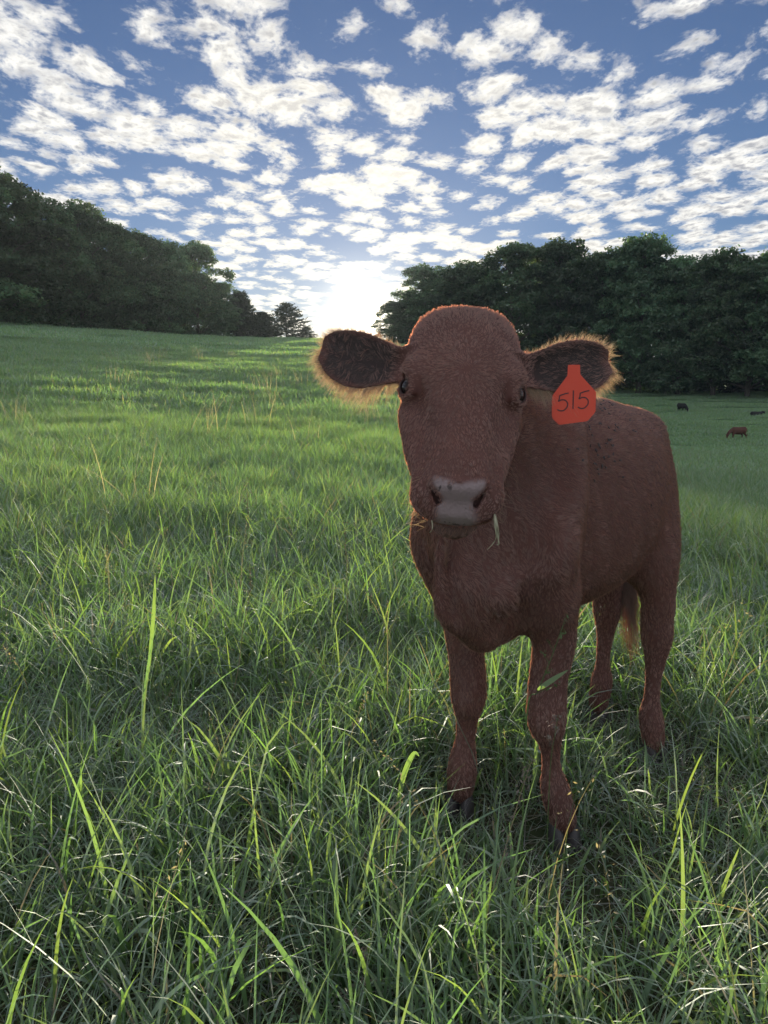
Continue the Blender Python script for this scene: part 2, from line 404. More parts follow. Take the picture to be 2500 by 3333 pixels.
def calf_sdf(p):
    q = p - CO.astype(np.float32)
    a = q @ HD.astype(np.float32); l = q @ LF.astype(np.float32); z = p[:, 2]
    d = sd_loft(a, l, z, TRUNK, 2.12)
    d = add_tube(d, p, [(B(0.20, 0, 1.04), 0.035), (B(0.30, 0, 1.05), 0.045), (B(0.38, 0, 1.04), 0.05)], 0.06)
    for sd in (1, -1):
        d = add_ell(d, p, B(-0.245, sd * 0.105, 0.985), (0.05, 0.045, 0.030), 0.09)           # hip bone
        d = add_ell(d, p, B(-0.40, sd * 0.05, 0.935), (0.035, 0.03, 0.035), 0.06)              # pin bone
        x = 0.0 if sd > 0 else 0.03
        d = add_tube(d, p, [(B(0.27, sd * 0.10, 0.99), 0.05), (B(0.33, sd * (0.135 + x), 0.86), 0.058), (B(0.40, sd * (0.135 + x), 0.73), 0.060), (B(0.355, sd * (0.125 + x * 0.6), 0.62), 0.06)], 0.045)
    # brisket keel
    d = add_tube(d, p, [(B(0.47, 0, 0.80), 0.09), (B(0.485, 0, 0.68), 0.085), (B(0.455, 0, 0.595), 0.070), (B(0.38, 0, 0.585), 0.066)], 0.05)
    # neck
    d = add_tube(d, p, [(B(0.28, 0, 0.95), 0.12), (B(0.42, 0, 1.0), 0.115), (Hd(0.06, 0, -0.15), 0.09)], 0.06)
    d = add_tube(d, p, [(B(0.38, -0.03, 0.82), 0.155), (B(0.455, -0.035, 0.915), 0.126), (Hd(0.14, 0, -0.19), 0.075)], 0.06)
    # dewlap
    d = add_tube(d, p, [(Hd(0.22, 0, -0.215), 0.03), (B(0.605, 0.005, 0.82), 0.015), (B(0.595, -0.02, 0.70), 0.014), (B(0.570, -0.02, 0.60), 0.015), (B(0.475, -0.01, 0.548), 0.024)], 0.035)
    d = add_ell(d, p, B(0.468, 0.070, 0.655), (0.055, 0.060, 0.055), 0.035)       # breast muscle
    d = add_ell(d, p, B(0.400, 0.150, 0.735), (0.045, 0.045, 0.055), 0.045)      # point of the shoulder
    for c_, r_ in ((B(0.575, -0.088, 0.73), (0.055, 0.040, 0.10)), (B(0.595, 0.095, 0.81), (0.085, 0.072, 0.13))):
        d = add_ell(d, p, c_, r_, 0.05, None, True)
    # furrow behind the shoulder, creases of the neck
    for pts, k_ in (([(B(0.20, 0.165, 0.99), 0.006), (B(0.185, 0.205, 0.84), 0.014), (B(0.185, 0.212, 0.68), 0.014), (B(0.20, 0.185, 0.56), 0.008)], 0.045),
                    ([(B(0.44, 0.165, 0.98), 0.004), (B(0.475, 0.165, 0.86), 0.012), (B(0.47, 0.150, 0.74), 0.010)], 0.05),
                    ([(B(0.53, 0.130, 0.95), 0.004), (B(0.555, 0.125, 0.86), 0.010), (B(0.55, 0.105, 0.76), 0.008)], 0.05)):
        T_ = tube_pts(pts, 4); lo_ = T_[:, :3].min(0) - 0.12; hi_ = T_[:, :3].max(0) + 0.12
        mm = ((p > lo_) & (p < hi_)).all(1)
        if mm.any():
            e_ = None
            for u_, v_ in zip(T_, T_[1:]):
                x_ = sd_cone(p[mm], u_[:3], v_[:3], u_[3], v_[3]); e_ = x_ if e_ is None else np.minimum(e_, x_)
            d[mm] = smax(d[mm], -e_, k_)
    # fold between chest and near foreleg
    T = sd_cone(p, B(0.475, 0.118, 0.665), B(0.440, 0.078, 0.525), 0.004, 0.016)
    d = smax(d, -T, 0.035)
    for T, k in LEGS:
        d = add_tube(d, p, T, k, 4)
    # tail dock
    d = add_tube(d, p, TAIL, 0.02)
    # head
    m = (np.abs(p - Hd(0.2, 0, -0.09).astype(np.float32)) < 0.42).all(1)
    if m.any():
        pm = p[m]
        r = pm - HP.astype(np.float32)
        s = r @ hD.astype(np.float32); t = r @ hT.astype(np.float32); n = r @ hN.astype(np.float32)
        h = sd_loft(s, t, n, HEAD, 2.1 + 0.15 * np.clip((s - 0.06) / 0.14, 0, 1))
        for sd in (1, -1):
            h = smin(h, sd_ell(pm, Hd(0.146, sd * 0.092, -0.026), (0.040, 0.026, 0.022), HAX), 0.018)     # brow
            h = smin(h, sd_cone(pm, Hd(0.19, sd * 0.074, -0.105), Hd(0.31, sd * 0.055, -0.085), 0.040, 0.032), 0.03)   # cheek
            h = smin(h, sd_ell(pm, Hd(0.388, sd * 0.042, -0.066), (0.045, 0.036, 0.036), HAX), 0.02)       # upper lip
        h = smin(h, sd_ell(pm, Hd(0.395, 0, -0.055), (0.045, 0.060, 0.042), HAX), 0.02)
        h = smin(h, sd_ell(pm, Hd(0.384, 0, -0.127), (0.055, 0.052, 0.034), HAX), 0.014)                   # chin
        for sd in (1, -1):                                                                             # folds beside the muzzle
            h = smin(h, sd_cone(pm, Hd(0.315, sd * 0.076, -0.052), Hd(0.392, sd * 0.069, -0.078), 0.006, 0.009), 0.012)
            h = smax(h, -sd_cone(pm, Hd(0.315, sd * 0.072, -0.030), Hd(0.385, sd * 0.066, -0.052), 0.003, 0.005), 0.014)
        # flat front of the muzzle
        pn = hD * 0.70 + hN * 0.72
        pl = (pm - Hd(0.385, 0, -0.002).astype(np.float32)) @ pn.astype(np.float32)
        h = smax(h, pl, 0.025)
        h = smax(h, -sd_ell(pm, Hd(0.425, 0, -0.1020), (0.055, 0.060, 0.0050), HAX), 0.006)               # mouth line
        h = smin(h, sd_ell(pm, Hd(0.402, 0, -0.028), (0.016, 0.034, 0.022), HAX), 0.014)                  # pad between the nostrils
        for sd in (1, -1):
            h = smin(h, sd_ell(pm, Hd(0.390, sd * 0.040, -0.022), (0.016, 0.010, 0.014), HAX), 0.012)     # nostril wing
            h = smax(h, -sd_cone(pm, Hd(0.416, sd * 0.031, -0.046), Hd(0.398, sd * 0.044, -0.026), 0.0070, 0.0042), 0.006)
            h = smax(h, -sd_ell(pm, Hd(0.228, sd * 0.098, -0.024), (0.050, 0.021, 0.026), HAX), 0.035)     # hollow below the eye
            h = smax(h, -sd_ell(pm, Hd(0.310, sd * 0.082, -0.010), (0.070, 0.025, 0.030), HAX), 0.035)     # flank of the nose bridge
            h = smax(h, -sd_ell(pm, Hd(0.215, sd * 0.060, 0.024), (0.030, 0.012, 0.016), HAX), 0.030)
            h = smin(h, sd_cone(pm, Hd(0.20, sd * 0.094, -0.085), Hd(0.285, sd * 0.080, -0.095), 0.012, 0.008), 0.025)     # cheek bone
        for sd in (1, -1):                                                              # lids with an almond slit
            ea, eb, ex = eye_axes(sd); e = EYES[(sd + 1) // 2]; ax = np.stack([ea, eb, ex])
            h = smin(h, sd_ell(pm, e, (0.031, 0.0275, 0.0255), ax), 0.010)
            h = smin(h, sd_ell(pm, e + eb * 0.0190 + ex * 0.014, (0.031, 0.008, 0.012), ax), 0.008)
            h = smax(h, -sd_ell(pm, e + ex * 0.020 - eb * 0.001, (0.0215, 0.0138, 0.021), ax), 0.003)
        d[m] = smin(d[m], h, 0.03)
        dm = d[m]
        for E in EARS:
            dm = smin(dm, ear_sdf(pm, *E), 0.018)
        d[m] = dm
    return d
TAIL = [(B(-0.38, 0, 1.00), 0.030), (B(-0.44, 0, 0.95), 0.022), (B(-0.465, 0, 0.86), 0.017), (B(-0.46, 0.0, 0.70), 0.013), (B(-0.455, 0.0, 0.58), 0.009)]
# ------------------------------------------------------------------ ground
def smooth01(t):
    t = np.clip(t, 0, 1); return t * t * (3 - 2 * t)

def vnoise(x, y, seed=0):
    """value noise, vectorised"""
    xi = np.floor(x).astype(np.int64); yi = np.floor(y).astype(np.int64)
    fx = smooth01(x - xi); fy = smooth01(y - yi)
    def h(a, b):
        n = (a * 374761393 + b * 668265263 + seed * 1442695041) & 0x7fffffff
        n = ((n ^ (n >> 13)) * 1274126177) & 0x7fffffff
        return ((n ^ (n >> 16)) & 0xffff) / 65535.0
    return (h(xi, yi) * (1 - fx) + h(xi + 1, yi) * fx) * (1 - fy) + (h(xi, yi + 1) * (1 - fx) + h(xi + 1, yi + 1) * fx) * fy

PROF_R = [0, 3, 10, 20, 35, 55, 75, 105, 140, 220, 6000]
PROF_L = [0, 0.0, 0.40, 1.35, 2.95, 5.2, 7.4, 9.2, 9.6, 9.0, 8.0]
PROF_C = [0, 0.0, 0.28, 1.05, 2.4, 4.3, 6.2, 8.85, 9.6, 8.0, 6.0]
PROF_X = [0, 0.0, -0.25, -0.75, -1.55, -2.55, -1.3, 1.15, 2.5, 4.0, 4.0]
def ground_z(x, y):
    x = np.asarray(x, float); y = np.asarray(y, float)
    r = np.hypot(x, y) + 1e-9
    front = smooth01((y / r + 0.15) / 0.6)
    px = 1250 + 2350 * np.clip(x / np.maximum(y, 0.05 * r), -1.6, 1.6)
    zl = cubic(r, PROF_R, PROF_L); zc = cubic(r, PROF_R, PROF_C); zx = cubic(r, PROF_R, PROF_X)
    w1 = smooth01((px - 0) / 1000); w2 = smooth01((px - 1100) / 1000)
    z = (zl * (1 - w1) + zc * w1) * (1 - w2) + zx * w2
    z = z * front
    far = smooth01((r - 4) / 12)
    b = (vnoise(x / 7.0 + 3, y / 7.0, 1) - 0.5) * 0.22 * far + (vnoise(x / 2.1, y / 2.1 + 9, 2) - 0.5) * 0.10 * smooth01((r - 2.4) / 3)
    b = b + (vnoise(x / 0.45, y / 0.45, 3) - 0.5) * 0.03
    return z + b

def build_ground():
    na, radii = 288, np.concatenate([[0.0], np.geomspace(0.25, 600, 170)])
    ang = np.linspace(0, 2 * math.pi, na, endpoint=False)
    rr, aa = np.meshgrid(radii[1:], ang, indexing='ij')
    x = rr * np.sin(aa); y = rr * np.cos(aa)
    v = np.stack([x, y, ground_z(x, y)], -1).reshape(-1, 3)
    i = np.arange(len(radii) - 2)[:, None] * na; j = np.arange(na)[None]
    k = (j + 1) % na
    F = np.stack(np.broadcast_arrays(i + j, i + na + j, i + na + k, i + k), -1).reshape(-1, 4)[:, ::-1]
    me = np_mesh("pasture_ground", v, F)
    m = bpy.data.materials.new("soil_and_thatch"); m.use_nodes = True
    nt = NT(m.node_tree); bsdf = nt.n['Principled BSDF']
    co = nt.node('ShaderNodeNewGeometry').outputs['Position']
    a = nt.noise(co, 9.0, 6.0, 0.6); b = nt.noise(co, 0.35, 4.0, 0.55); c = nt.noise(co, 60.0, 3.0)
    col = nt.mix(nt.ramp(a, 0.35, 0.65), (0.035, 0.055, 0.018, 1), (0.065, 0.062, 0.034, 1))
    col = nt.mix(nt.ramp(c, 0.55, 0.7), col, (0.11, 0.09, 0.05, 1))
    dist = nt.vmath('LENGTH', co)
    far = nt.mix(nt.ramp(b, 0.3, 0.7), (0.105, 0.215, 0.085, 1), (0.135, 0.240, 0.092, 1))
    col = nt.mix(nt.ramp(dist, 8, 45), col, far)      # turf closes over the soil where the sward is thick
    nt.put(bsdf.inputs['Base Color'], col); bsdf.inputs['Roughness'].default_value = 0.95
    bm_ = nt.node('ShaderNodeBump', ins={'Height': a, 'Strength': 0.6, 'Distance': 0.02}); nt.put(bsdf.inputs['Normal'], bm_.outputs[0])
    me.materials.append(m)
    o = link(bpy.data.objects.new("pasture_ground", me))
    tag(o, kind='structure')
build_ground()
# ------------------------------------------------------------------ trees
def leaf_material(name, tint):
    m = bpy.data.materials.new(name); m.use_nodes = True
    nt = NT(m.node_tree); nt.n.clear()
    at = nt.node('ShaderNodeAttribute', attribute_name='col')
    inf = nt.node('ShaderNodeObjectInfo')
    hsv = nt.node('ShaderNodeHueSaturation', ins={'Hue': nt.ramp(inf.outputs['Random'], 0, 1, 0.485, 0.515, False), 'Value': nt.ramp(inf.outputs['Random'], 0, 1, 0.62, 1.4, False), 'Color': nt.mix(1.0, at.outputs['Color'], tint, 'MULTIPLY')})
    df = nt.node('ShaderNodeBsdfDiffuse', ins={'Color': hsv.outputs[0]})
    tr = nt.node('ShaderNodeBsdfTranslucent', ins={'Color': nt.mix(1.0, hsv.outputs[0], (1.3, 1.25, 0.6, 1), 'MULTIPLY')})
    gl = nt.node('ShaderNodeBsdfGlossy', ins={'Color': (1, 1, 1, 1), 'Roughness': 0.45})
    a = nt.node('ShaderNodeMixShader', ins={0: 0.35, 1: df, 2: tr})
    b = nt.node('ShaderNodeMixShader', ins={0: 0.035, 1: a, 2: gl})
    nt.node('ShaderNodeOutputMaterial', ins={0: b.outputs[0]})
    return m
def bark_material():
    m = bpy.data.materials.new("bark"); m.use_nodes = True
    nt = NT(m.node_tree); b = nt.n['Principled BSDF']
    co = nt.node('ShaderNodeTexCoord').outputs['Object']
    mp = nt.node('ShaderNodeMapping', ins={0: co}); mp.inputs['Scale'].default_value = (6, 6, 1.2)
    n = nt.noise(mp.outputs[0], 3.0, 5.0, 0.6)
    nt.put(b.inputs['Base Color'], nt.mix(n, (0.05, 0.042, 0.035, 1), (0.17, 0.15, 0.13, 1))); b.inputs['Roughness'].default_value = 0.9
    nt.put(b.inputs['Normal'], nt.node('ShaderNodeBump', ins={'Height': n, 'Strength': 0.8, 'Distance': 0.05}).outputs[0])
    return m
MAT_BARK = bark_material()
MAT_LEAF = leaf_material("broad_leaves", (1, 1, 1, 1))
MAT_NEEDLE = leaf_material("cedar_sprays", (0.85, 0.9, 0.9, 1))

def tube_mesh(paths, sides=7):
    """paths: list of arrays (n,4) x,y,z,radius -> verts, quads"""
    Vs, Fs, off = [], [], 0
    for T in paths:
        T = np.asarray(T, float); n = len(T)
        tan = np.gradient(T[:, :3], axis=0); tan /= np.linalg.norm(tan, axis=1)[:, None] + 1e-9
        ref = np.where(np.abs(tan[:, 2:3]) > 0.9, np.array([[1.0, 0, 0]]), np.array([[0, 0, 1.0]]))
        u = np.cross(tan, ref); u /= np.linalg.norm(u, axis=1)[:, None] + 1e-9
        w = np.cross(tan, u)
        th = np.linspace(0, 2 * math.pi, sides, endpoint=False)
        ring = T[:, None, :3] + T[:, None, 3:4] * (np.cos(th)[None, :, None] * u[:, None] + np.sin(th)[None, :, None] * w[:, None])
        Vs.append(ring.reshape(-1, 3))
        i = np.arange(n - 1)[:, None] * sides; j = np.arange(sides)[None]; k = (j + 1) % sides
        Fs.append(np.stack(np.broadcast_arrays(i + j, i + k, i + sides + k, i + sides + j), -1).reshape(-1, 4) + off)
        off += n * sides
    return np.concatenate(Vs), np.concatenate(Fs)

def set_col(me, cols, name='col'):
    a = me.color_attributes.new(name, 'FLOAT_COLOR', 'POINT')
    c = np.ones((len(cols), 4), np.float32); c[:, :3] = cols
    a.data.foreach_set('color', c.ravel())

def leaf_quads(c, rng, size, up=0.4, out=None, elong=1.5):
    """diamond leaves at points c, folded a little; returns verts, quads"""
    n = len(c)
    nrm = rng.normal(size=(n, 3)); nrm /= np.linalg.norm(nrm, axis=1)[:, None]
    nrm[:, 2] += up
    if out is not None: nrm += out * 0.7
    nrm /= np.linalg.norm(nrm, axis=1)[:, None] + 1e-9
    t = rng.normal(size=(n, 3)); t -= nrm * (t * nrm).sum(1)[:, None]; t /= np.linalg.norm(t, axis=1)[:, None] + 1e-9
    b = np.cross(nrm, t)
    s = (size * rng.uniform(0.6, 1.35, n))[:, None]
    v = np.stack([c - t * s * elong * 0.5, c + b * s * 0.45 + nrm * s * 0.12, c + t * s * elong * 0.5, c - b * s * 0.45 + nrm * s * 0.12], 1)
    return v.reshape(-1, 3), np.arange(4 * n).reshape(-1, 4)

def deciduous(seed, skirt=0.12, slim=1.0):
    """unit tree: height 1; returns trunk mesh, crown mesh"""
    rng = np.random.default_rng(seed)
    Rm = 0.30 * slim
    lobes = []
    for i in range(32):                                  # main boughs: crown = union of leafy lobes at their ends
        h = skirt + (1 - skirt) * (i + rng.uniform(0.2, 0.8)) / 32
        prof = math.sin(min(1, (h - skirt) / (1 - skirt) * 0.80 + 0.24) * math.pi) ** 0.40
        az = i * 2.4 + rng.uniform(-0.5, 0.5)
        rad = Rm * prof * rng.uniform(0.35, 0.95)
        lobes.append((rad * math.cos(az), rad * math.sin(az), min(h, 0.93), 0.075 + 0.085 * rng.random()))
    lobes.append((0.02, 0.01, 0.92, 0.085)); lobes.append((-0.05, 0.03, 0.86, 0.11)); lobes.append((0, 0, 0.6, 0.16)); lobes.append((0, 0, 0.4, 0.14))
    C, O, TN = [], [], []
    for (x, y, z, r) in lobes:
        m = int(14 + 1700 * r * r)
        TN.append(np.full(m, rng.uniform(0.62, 1.38)))
        u = rng.normal(size=(m, 3)); u /= np.linalg.norm(u, axis=1)[:, None]; u[:, 2] = np.abs(u[:, 2]) * 0.95 - 0.16
        cc = np.array([x, y, z]) + u * r * rng.uniform(0.72, 1.08, (m, 1)) * np.array([1.1, 1.1, 0.85])
        C.append(cc); O.append(u)
    C = np.concatenate(C); O = np.concatenate(O); TN = np.concatenate(TN)
    keep = rng.random(len(C)) < 0.90
    C, O, TN = C[keep], O[keep], TN[keep]
    per = 24
    pts = np.repeat(C, per, 0) + rng.normal(size=(len(C) * per, 3)) * np.array([0.016, 0.016, 0.010])
    out = np.repeat(O, per, 0)
    tone = np.repeat(TN * rng.uniform(0.75, 1.25, len(C)), per)
    v, q = leaf_quads(pts, rng, 0.0135, 0.35, out)
    base = np.array([0.085, 0.150, 0.078]) * tone[:, None] * rng.uniform(0.75, 1.3, (len(pts), 1))
    base[:, 0] *= rng.uniform(0.8, 1.25, len(pts))
    crown = np_mesh("crown", v, q, smooth=False); set_col(crown, np.repeat(base, 4, 0)); crown.materials.append(MAT_LEAF)
    # trunk and boughs
    tr = [(0, 0, -0.02, 0.026), (0.002, 0.001, 0.03, 0.019), (0.006, -0.004, 0.2, 0.015), (0.0, 0.006, 0.42, 0.012), (-0.006, 0.004, 0.65, 0.008), (0, 0, 0.88, 0.003)]
    paths = [tube_pts([(p[:3], p[3]) for p in tr], 4)]
    for (x, y, z, r) in lobes[::1]:
        z0 = max(0.09, z - 0.10 - 0.35 * math.hypot(x, y))
        st = np.array([0, 0, z0]); en = np.array([x, y, z])
        mid = st * 0.45 + en * 0.55 + np.array([0, 0, 0.02])
        paths.append(tube_pts([(st, 0.006), (mid, 0.004), (en, 0.0015)], 3))
    tv, tf = tube_mesh(paths, 6)
    trunk = np_mesh("trunk", tv, tf); trunk.materials.append(MAT_BARK)
    return trunk, crown

def cedar(seed, airy=1.0, dens=1.0):
    rng = np.random.default_rng(seed)
    paths = [tube_pts([((0, 0, -0.03), 0.026), ((0, 0, 0.1), 0.018), ((0.01, 0, 0.5), 0.012), ((0, 0, 1.0), 0.002)], 4)]
    P, D, T = [], [], []
    for i in range(int(120)):
        h = 0.04 + 0.93 * (i / 120) ** 0.9
        az = i * 2.39996 + rng.uniform(-0.3, 0.3)
        L = (0.40 * airy) * (1 - h) ** 0.75 * rng.uniform(0.7, 1.12) + 0.03
        dr = np.array([math.cos(az), math.sin(az), rng.uniform(0.15, 0.5)]); dr /= np.linalg.norm(dr)
        st = np.array([0, 0, h]); en = st + dr * L
        paths.append(np.array([np.append(st, 0.004), np.append(st + dr * L * 0.6, 0.0022), np.append(en, 0.0008)]))
        m = int((20 + 130 * L / 0.4) * dens)
        t = rng.uniform(0.25, 1.03, m)
        P.append(st + dr * L * t[:, None] + rng.normal(size=(m, 3)) * 0.018 * np.array([1, 1, 0.7])); D.append(np.tile(dr, (m, 1))); T.append(np.full(m, rng.uniform(0.75, 1.25)))
    P = np.concatenate(P); T = np.concatenate(T)
    v, q = leaf_quads(P, rng, 0.020, 0.2, np.concatenate(D), 2.2)
    c = np.array([0.030, 0.050, 0.024]) * (T * rng.uniform(0.8, 1.25, len(P)))[:, None]
    crown = np_mesh("crown", v, q, smooth=False); set_col(crown, np.repeat(c, 4, 0)); crown.materials.append(MAT_NEEDLE)
    tv, tf = tube_mesh(paths, 5)
    trunk = np_mesh("trunk", tv, tf); trunk.materials.append(MAT_BARK)
    return trunk, crown

DEC = [deciduous(11, 0.03), deciduous(12, 0.05, 0.9), deciduous(13, 0.10, 1.1), deciduous(14, 0.04, 1.05), deciduous(15, 0.14, 0.85)]
CED = [cedar(21, 0.62), cedar(22, 1.15, 0.42)]

def plant_tree(name, meshes, px, top, dist, width, label, group, rot, sink=0.1):
    """stand a tree at a bearing and distance, tall enough to reach its height in the photograph"""
    d = pix_dir(px, 1290); d = d / math.hypot(d[0], d[1])
    x, y = d[0] * dist, d[1] * dist
    z = float(ground_z(x, y))
    t = pix_dir(px, top); ztop = CAM_H + t[2] / math.hypot(t[0], t[1]) * dist
    h = ztop - z + sink
    e = empty(name, (x, y, z - sink)); e.rotation_euler[2] = rot
    wd = width * 1.42 / h
    e.scale = (h * wd, h * wd, h)
    for nm, me in zip(("trunk", "crown"), meshes):
        link(bpy.data.objects.new(nm, me), e)
    tag(e, label, 'tree', group)
    return e

def wood():
    rng = random.Random(5)
    left = 'trees along the left edge of the pasture'; right = 'trees along the right edge of the pasture'
    L1 = [  # px, top, distance, width factor*height, variant, label
        (-150, 560, 66, 11.5, 2, 'tall dark broadleaf tree cut off by the left edge of the picture'),
        (20, 570, 70, 12, 0, 'tallest dark broadleaf tree at the left edge of the pasture'),
        (170, 660, 74, 9.5, 1, 'dark broadleaf tree second from the left edge of the picture'),
        (285, 672, 78, 9.0, 3, 'dark full-crowned tree third from the left along the wood'),
        (385, 728, 82, 8.8, 0, 'dark rounded tree in the middle of the left-hand wood'),
        (478, 762, 86, 8.2, 2, 'dark broadleaf tree fifth from the left along the wood'),
        (562, 795, 90, 8.0, 1, 'dark broadleaf tree left of the last tall one of the left wood'),
        (652, 798, 95, 9.2, 3, 'last tall leafy tree at the right end of the left wood')]
    for i, (px, top, d, w, k, lab) in enumerate(L1):
        plant_tree("broadleaf_tree", DEC[k], px, top, d, w, lab, left, i * 1.7 + 0.4, 1.1)
    BL = ['the tallest left-edge tree and the tree cut off by the frame', 'the first two trees of the left wood', 'the second and third trees of the left wood', 'the third tree and the middle of the left wood', 'the middle and fifth trees of the left wood', 'the fifth and sixth trees of the left wood', 'the last two tall trees of the left wood']
    for i, (px, top, d, w, k) in enumerate([(-60, 670, 84, 14, 1), (110, 740, 86, 12, 3), (225, 790, 88, 12, 2), (330, 820, 92, 11, 0), (430, 850, 96, 11, 3), (520, 880, 99, 10, 0), (610, 900, 103, 10, 2)]):
        plant_tree("broadleaf_tree", DEC[k], px, top, d, w, 'dark tree standing behind ' + BL[i], 'trees deeper in the left wood', i * 2.1, 1.3)
    for i, (px, top, d, w, lab) in enumerate([
        (725, 925, 98, 6.5, 'dark leafy young tree between the left wood and the cedars'),
        (790, 948, 100, 8.5, 'pointed dark cedar at the right end of the left wood'),
        (858, 1015, 103, 7.5, 'low dark cedar between the pointed cedar and the airy one'),
        (938, 985, 105, 6.8, 'airy solitary cedar on the crest left of the sun'),
        (1000, 1062, 108, 3.2, 'small cedar on the crest nearest the sun')]):
        me = DEC[4] if i == 0 else CED[1] if i in (3, 4) else CED[0]
        plant_tree("young_tree" if i == 0 else "cedar_tree", me, px, top, d, w, lab, 'small trees on the crest', i * 1.3)
    R1 = [
        (1285, 985, 112, 8.0, 1, 'low leafy tree just right of the sun behind the calf ear'),
        (1375, 868, 112, 12, 0, 'dark broadleaf tree just left above the calf head'),
        (1500, 862, 110, 13, 3, 'dark broad tree directly behind the top of the calf head'),
        (1660, 800, 108, 15, 2, 'big round leafy tree right of the calf head'),
        (1810, 790, 108, 15, 0, 'tall full tree above the orange ear tag'),
        (1950, 832, 110, 13, 4, 'dark tree between the tall full tree and the highest crown'),
        (2075, 782, 107, 15, 1, 'highest crown of the right-hand wood above the calf rump'),
        (2205, 850, 106, 13, 3, 'dark tree behind the standing black cow'),
        (2320, 838, 104, 13, 4, 'dark tree with a bare pale trunk above the brown grazing cow'),
        (2430, 856, 102, 13, 2, 'dark tree second from the right edge of the picture'),
        (2535, 826, 100, 14, 4, 'dark tree at the right edge of the picture'),
        (2680, 800, 98, 15, 0, 'tall dark tree cut off by the right edge of the picture')]
    for i, (px, top, d, w, k, lab) in enumerate(R1):
        plant_tree("broadleaf_tree", DEC[k], px, top, d, w, lab, right, i * 1.9 + 1, 0.5)
    BR = ['the low tree and the one left above the calf head', 'the two dark trees above the calf poll', 'the trees above the calf left brow', 'the big round tree and the tall full tree', 'the tall full tree and the dark tree by it', 'the dark tree and the highest crown', 'the highest crown and the tree near the black cow', 'the trees left of the bare pale trunk', 'the trees right of the bare pale trunk', 'the last two trees before the right edge', 'the trees cut off by the right edge']
    for i, (px, top, d, w, k) in enumerate([(1340, 960, 124, 11, 3), (1440, 905, 124, 13, 1), (1580, 880, 122, 14, 0), (1740, 850, 122, 15, 3), (1880, 865, 122, 15, 1), (2010, 850, 121, 15, 0), (2140, 860, 120, 15, 0), (2260, 880, 118, 14, 1), (2380, 880, 117, 14, 3), (2490, 880, 116, 14, 0), (2620, 870, 114, 15, 2)]):
        plant_tree("broadleaf_tree", DEC[k], px, top, d, w, 'dark tree standing behind ' + BR[i], 'trees deeper in the right wood', i * 2.3, 2.4)
wood()
# ------------------------------------------------------------------ grass
def grass_material(name, inst):
    m = bpy.data.materials.new(name); m.use_nodes = True
    nt = NT(m.node_tree); nt.n.clear()
    col = nt.node('ShaderNodeAttribute', attribute_name='col').outputs['Color']
    pos = nt.node('ShaderNodeNewGeometry').outputs['Position']
    patch = nt.noise(pos, 0.55, 3.0, 0.55)
    col = nt.mix(nt.ramp(patch, 0.35, 0.68, 0.0, 0.55), col, nt.mix(1.0, col, (1.20, 1.08, 0.85, 1), 'MULTIPLY'))
    df = nt.node('ShaderNodeBsdfDiffuse', ins={'Color': col})
    tr = nt.node('ShaderNodeBsdfTranslucent', ins={'Color': nt.mix(1.0, col, (1.42, 1.38, 0.70, 1), 'MULTIPLY')})
    gl = nt.node('ShaderNodeBsdfGlossy', ins={'Color': (0.92, 0.97, 1.0, 1), 'Roughness': 0.72})
    fr = nt.node('ShaderNodeFresnel', ins={'IOR': 1.38})
    a = nt.node('ShaderNodeMixShader', ins={0: 0.56, 1: df, 2: tr})
    b = nt.node('ShaderNodeMixShader', ins={0: nt.math('MULTIPLY_ADD', fr.outputs[0], 0.22, 0.10), 1: a, 2: gl})
    nt.node('ShaderNodeOutputMaterial', ins={0: b.outputs[0]})
    return m
MAT_GRASS = grass_material("grass_blades", False)

GREENS = np.array([[0.120, 0.262, 0.088], [0.138, 0.278, 0.090], [0.168, 0.295, 0.092], [0.200, 0.312, 0.098], [0.130, 0.258, 0.130], [0.105, 0.222, 0.090]])
STRAW = np.array([[0.32, 0.28, 0.19], [0.22, 0.185, 0.13], [0.33, 0.30, 0.22], [0.25, 0.235, 0.14]])

